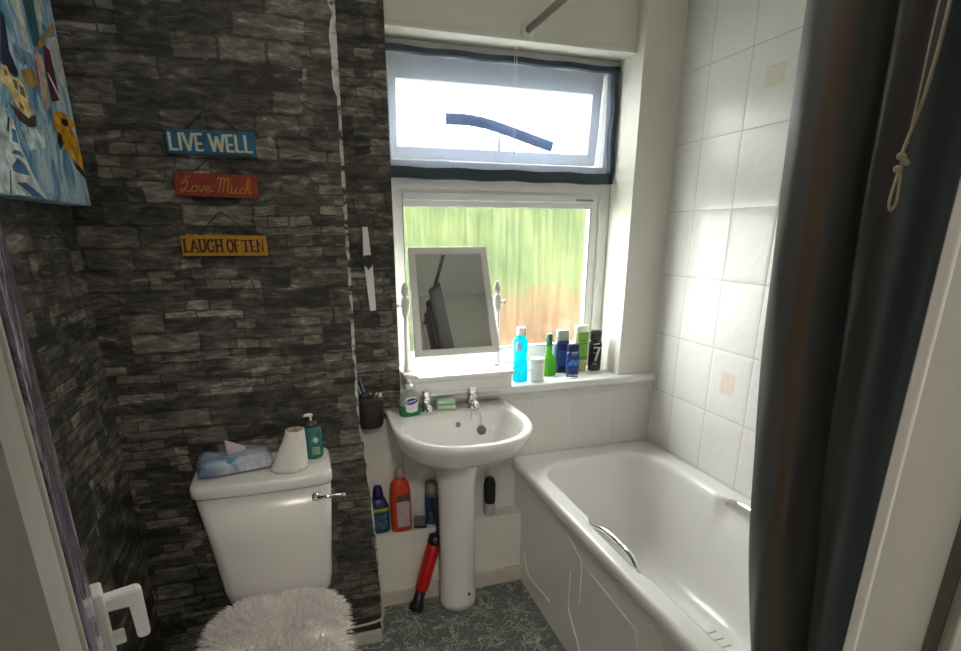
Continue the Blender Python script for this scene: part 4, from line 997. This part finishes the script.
bm=bmesh.new(); loft(bm,[circ(0,0,0,.037,.026,26,3),circ(0,0,.004,.041,.029,26,3),circ(0,0,.17,.041,.029,26,3),circ(0,0,.205,.036,.026,26,2.6),circ(0,0,.225,.022,.02,26,2.2),circ(0,0,.232,.016,.016,26,2)]); obj('bottle', bm, mat('orange_red',(.62,.055,.012),.3), b, True)
obj('cap', lathe([(.0165,.231),(.0165,.258),(.011,.265),(.009,.272),(.001,.273)],18), mat('cap_beige',(.42,.36,.30),.4), b, True)
bm=bmesh.new(); prism(bm,[(-.018,.025),(.032,.025),(.032,.135),(-.020,.135)],lambda u,v,w:(u,-.0292-w,v),.001); obj('label', bm, mat('pinkish_label',(.46,.38,.38),.5,var=.2,nscale=120), b)
bm=bmesh.new(); prism(bm,[(-.020,.137),(.032,.137),(.032,.172),(-.018,.158)],lambda u,v,w:(u,-.0292-w,v),.001); obj('dark_label', bm, mat('dark_label',(.10,.07,.08),.5,var=.5,nscale=120), b)
b=thing('grey_box','small slanted grey box on a dark tray between the red bottle and spray can','box',(.378,1.935,ZL),-.25)
bm=bmesh.new(); box(bm,-.026,.026,-.020,.022,0,.010,bev=.002); obj('tray', bm, M_black, b)
bm=bmesh.new(); prism(bm,[(-.016,.010),(.020,.010),(.020,.016),(-.012,.055),(-.018,.055)],lambda u,v,w:(-.024+w,u,v),.044); obj('block', bm, mat('mid_grey',(.16,.16,.16),.5), b)
b=thing('spray_can','blue spray can with beige cap on the ledge beside the pedestal','spray can',(.432,1.955,ZL))
obj('can', lathe([(.026,0),(.028,.003),(.028,.115),(.025,.122)],26), mat('can_blue',(.03,.07,.18),.3,var=.3,nscale=40), b, True)
obj('cap', lathe([(.0265,.118),(.0265,.155),(.024,.175),(.018,.184),(.001,.185)],26), mat('cap_sand',(.30,.28,.23),.5), b, True)
bm=bmesh.new(); prism(bm,[(-.018,.05),(.016,.05),(.016,.058),(-.018,.058)],lambda u,v,w:(u,-.0275-w,v),.001); obj('red_stripe', bm, mat('stripe_red',(.35,.05,.06),.5), b)
b=thing('cleaning_brush','black brush standing in a pale holder on the ledge right of the pedestal','brush',(.683,1.945,ZL))
obj('holder', lathe([(.022,0),(.024,.003),(.024,.048),(.022,.052)],22,.9), mat('pale_holder',(.45,.46,.45),.25), b, True)
obj('brush_body', lathe([(.019,.05),(.024,.060),(.025,.10),(.025,.145),(.020,.165),(.010,.173),(.001,.175)],22,.9), mat('black_bristle',(.012,.012,.012),.7,bmp=.5,nscale=200), b, True)

# drain pump leaning beside the pedestal
b=thing('drain_pump','red and black drain plunger pump leaning against the ledge by the pedestal','plunger',(.322,1.828,0))
ax=Vector((.108,.052,.30)).normalized()
def al(t): return tuple(ax*t)
obj('foot', tb([al(.012),al(.03),al(.05),al(.095)],[.031,.031,.022,.021],16), M_black, b, True)
obj('barrel', tb([al(.093),al(.10),al(.285),al(.292)],[.022,.0275,.0275,.025],20), M_red, b, True)
obj('collar', tb([al(.290),al(.296),al(.325),al(.333)],[.028,.030,.030,.020],18), M_black, b, True)
P=smoothpts([al(.33),al(.36),(.109,.072,.40),(.103,.080,.43),(.102,.081,.46)],4)
obj('rod', tb(P,[.010]*6+[.008]*(len(P)-10)+[.004]*4,8), M_black, b, True)

# cable along the skirting of the stone wall
bm=bmesh.new(); tube(bm,smoothpts([(.176,1.706,.30),(.180,1.704,.16),(.178,1.700,.115),(.160,1.700,.098),(.10,1.702,.090),(-.05,1.706,.088)],5),.0045,8); tube(bm,[(.172,1.702,.095),(.173,1.702,.05)],.004,8)
o=obj('cable', bm, mat('cream_cable',(.55,.50,.42),.5), None, True); tag(o,'thin cream cable clipped above the skirting at the stone wall corner','cable')

# ------------------------------------------------------------------ shower rail, curtain, pull cord
rl=thing('shower_rail','straight chrome shower rail running from the window lintel towards the door','rail',(.85,0,2.17))
RZ=math.radians(0)
obj('rail_tube', tb([(0,2.055,0),(0,.302,0)],.0125,16), M_steel, rl, True)
for y0,y1 in ((2.059,2.044),(.301,.316)):
    bm=bmesh.new(); tube(bm,[(0,y0,0),(0,(y0+y1)/2,0),(0,y1,0)],[.028,.026,.016],20); obj('end_flange', bm, M_white, rl, True)
cu=thing('shower_curtain','dark charcoal shower curtain gathered in deep folds at the near end','shower curtain',(.85,0,0))
bm=bmesh.new(); uvl=bm.loops.layers.uv.new('UVMap')
nu,nv=150,40; G=[]
ctl=[(0,.856,.016),(.05,.815,-.020),(.12,.77,-.042),(.20,.725,-.030),(.27,.70,.006),(.33,.685,.030),(.40,.665,.012),(.44,.655,-.018),(.50,.635,-.038),(.58,.61,-.040),(.65,.59,-.018),(.69,.578,.016),(.74,.555,.022),(.80,.52,-.006),(.86,.48,-.034),(.92,.43,-.02),(.96,.39,.015),(1,.345,.0)]
cp=smoothpts([(a,y,x) for a,y,x in ctl],10); 
us=[p[0] for p in cp]
for j in range(nv+1):
    z=.574+(2.145-.574)*j/nv; k=(2.145-z)/1.571
    row=[]
    for i,p in enumerate(cp):
        y=p[1]; x=p[2]
        dy=-(y-.33)*(.02*k+.45*max(0,k-.25)**2)
        amp=1+.15*math.sin(i*.11+k*3)
        xx=x*amp+.008*math.sin(k*5+i*.06)*k+ .0022*math.sin(k*26+i*.35)*k
        row.append(bm.verts.new((xx,y+dy+.003*math.sin(k*9+i*.2)*k,z)))
    G.append(row)
for j in range(nv):
    for i in range(len(cp)-1):
        f=bm.faces.new((G[j][i],G[j][i+1],G[j+1][i+1],G[j+1][i]))
        for lp,(a,b_) in zip(f.loops,((i,j),(i+1,j),(i+1,j+1),(i,j+1))): lp[uvl].uv=(us[a],b_/nv)
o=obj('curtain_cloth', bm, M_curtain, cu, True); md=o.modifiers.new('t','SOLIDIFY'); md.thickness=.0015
for i,(a,y,x) in enumerate([c for c in ctl if c[0] in (.05,.20,.33,.50,.69,.86,.96)]):
    bm=bmesh.new(); tube(bm,[(.022*math.cos(t),y,2.17-.004+.022*math.sin(t)) for t in [2*pi*k/20 for k in range(21)]],.002,6,False)
    rg=obj('curtain_ring', bm, M_white, cu, True)
pc=thing('pull_cord','beige light pull cord with a knot and loop in front of the dark curtain','pull cord',(.765,.55,0))
M_cord=mat('beige_cord',(.42,.36,.24),.8,bmp=.4,nscale=400)
bm=bmesh.new(); tube(bm,smoothpts([(.006,0,ZC),(.012,0,1.85),(.012,0,1.72),(.004,0,1.64),(-.008,0,1.595),(-.012,0,1.578)],6),.0022,8)
tube(bm,smoothpts([(.004,0,ZC),(.0,0,1.9),(-.002,.002,1.75),(-.002,.002,1.65),(-.006,0,1.59)],6),.0014,8); obj('cord', bm, M_cord, pc, True)
bm=bmesh.new(); 
for q in ((-.012,0,1.575),(-.006,-.002,1.568),(-.010,.002,1.560)): bmesh.ops.create_uvsphere(bm,u_segments=12,v_segments=8,radius=.0062,matrix=Matrix.Translation(q)@Matrix.Rotation(.6,4,'Y')@Matrix.Diagonal((1,1,.7,1)))
obj('knot', bm, M_cord, pc, True)
bm=bmesh.new(); tube(bm,smoothpts([(-.009,0,1.562),(-.013,0,1.545),(-.016,0,1.520),(-.010,0,1.509),(-.003,0,1.520),(-.005,0,1.545),(-.008,0,1.560)],6),.002,8); obj('loop', bm, M_cord, pc, True)
obj('ceiling_switch', lathe([(.03,ZC-.025),(.038,ZC-.02),(.040,ZC-.0005)],24), M_white, pc, True)

# ------------------------------------------------------------------ light: overcast sky outside, added hall fill light
w=bpy.data.worlds.new('World'); S.world=w; w.use_nodes=True; nt=w.node_tree
bg=nt.nodes['Background']; tc=N(nt,'ShaderNodeTexCoord'); sx=N(nt,'ShaderNodeSeparateXYZ'); L(nt,tc.outputs['Generated'],sx.inputs[0])
L(nt,ramp(nt,sx.outputs[2],[(0,(.77,.77,.76)),(.4,(.99,.98,.97)),(1,(.99,.985,.98))]),bg.inputs[0]); bg.inputs[1].default_value=5.0
hl=bpy.data.lights.new('hall_fill','AREA'); hl.shape='DISK'; hl.size=.35; hl.energy=6.0; hl.color=(1,.94,.86)  # fill light added in the unseen hall to brighten the near side
cl=thing('ceiling_lamp','small round warm ceiling lamp above the toilet side of the room','lamp',(.15,1.0,ZC))
obj('lamp_base', lathe([(.12,-.022),(.13,-.018),(.13,-.0005)],32), M_white, cl, True)
l2=bpy.data.lights.new('lamp_disc','AREA'); l2.shape='DISK'; l2.size=.22; l2.energy=.8; l2.color=(1,.90,.80); l2o=bpy.data.objects.new('lamp_disc',l2); C.objects.link(l2o); l2o.parent=cl; l2o.location=(0,0,-.024)
ho=bpy.data.objects.new('hall_fill',hl); C.objects.link(ho); ho.location=(.1,-.8,ZC-.03); tag(ho,'round added fill light in the hall behind the camera','lamp')

# ------------------------------------------------------------------ camera
yaw,pitch,roll=[math.radians(a) for a in (17.9715,17.3158,-.0574)]
F=Vector((math.sin(yaw)*math.cos(pitch),math.cos(yaw)*math.cos(pitch),-math.sin(pitch)))
R0=Vector((math.cos(yaw),-math.sin(yaw),0)); D0_=F.cross(R0)
Rr=math.cos(roll)*R0+math.sin(roll)*D0_; Dd=-math.sin(roll)*R0+math.cos(roll)*D0_
cam=bpy.data.cameras.new('camera'); co=bpy.data.objects.new('camera',cam); C.objects.link(co)
U=-Dd; Bk=-F
co.matrix_world=Matrix(((Rr.x,U.x,Bk.x,0),(Rr.y,U.y,Bk.y,0),(Rr.z,U.z,Bk.z,1.48),(0,0,0,1)))
cam.sensor_width=36; cam.lens=536.21*36/961; cam.clip_start=.01
cam.shift_x=(480.5-478.26)/961; cam.shift_y=(400.22-325.5)/961
S.camera=co
vs_=S.view_settings; vs_.view_transform='Standard'; vs_.look='None'; vs_.gamma=1; vs_.use_curve_mapping=False; vs_.exposure=1.9
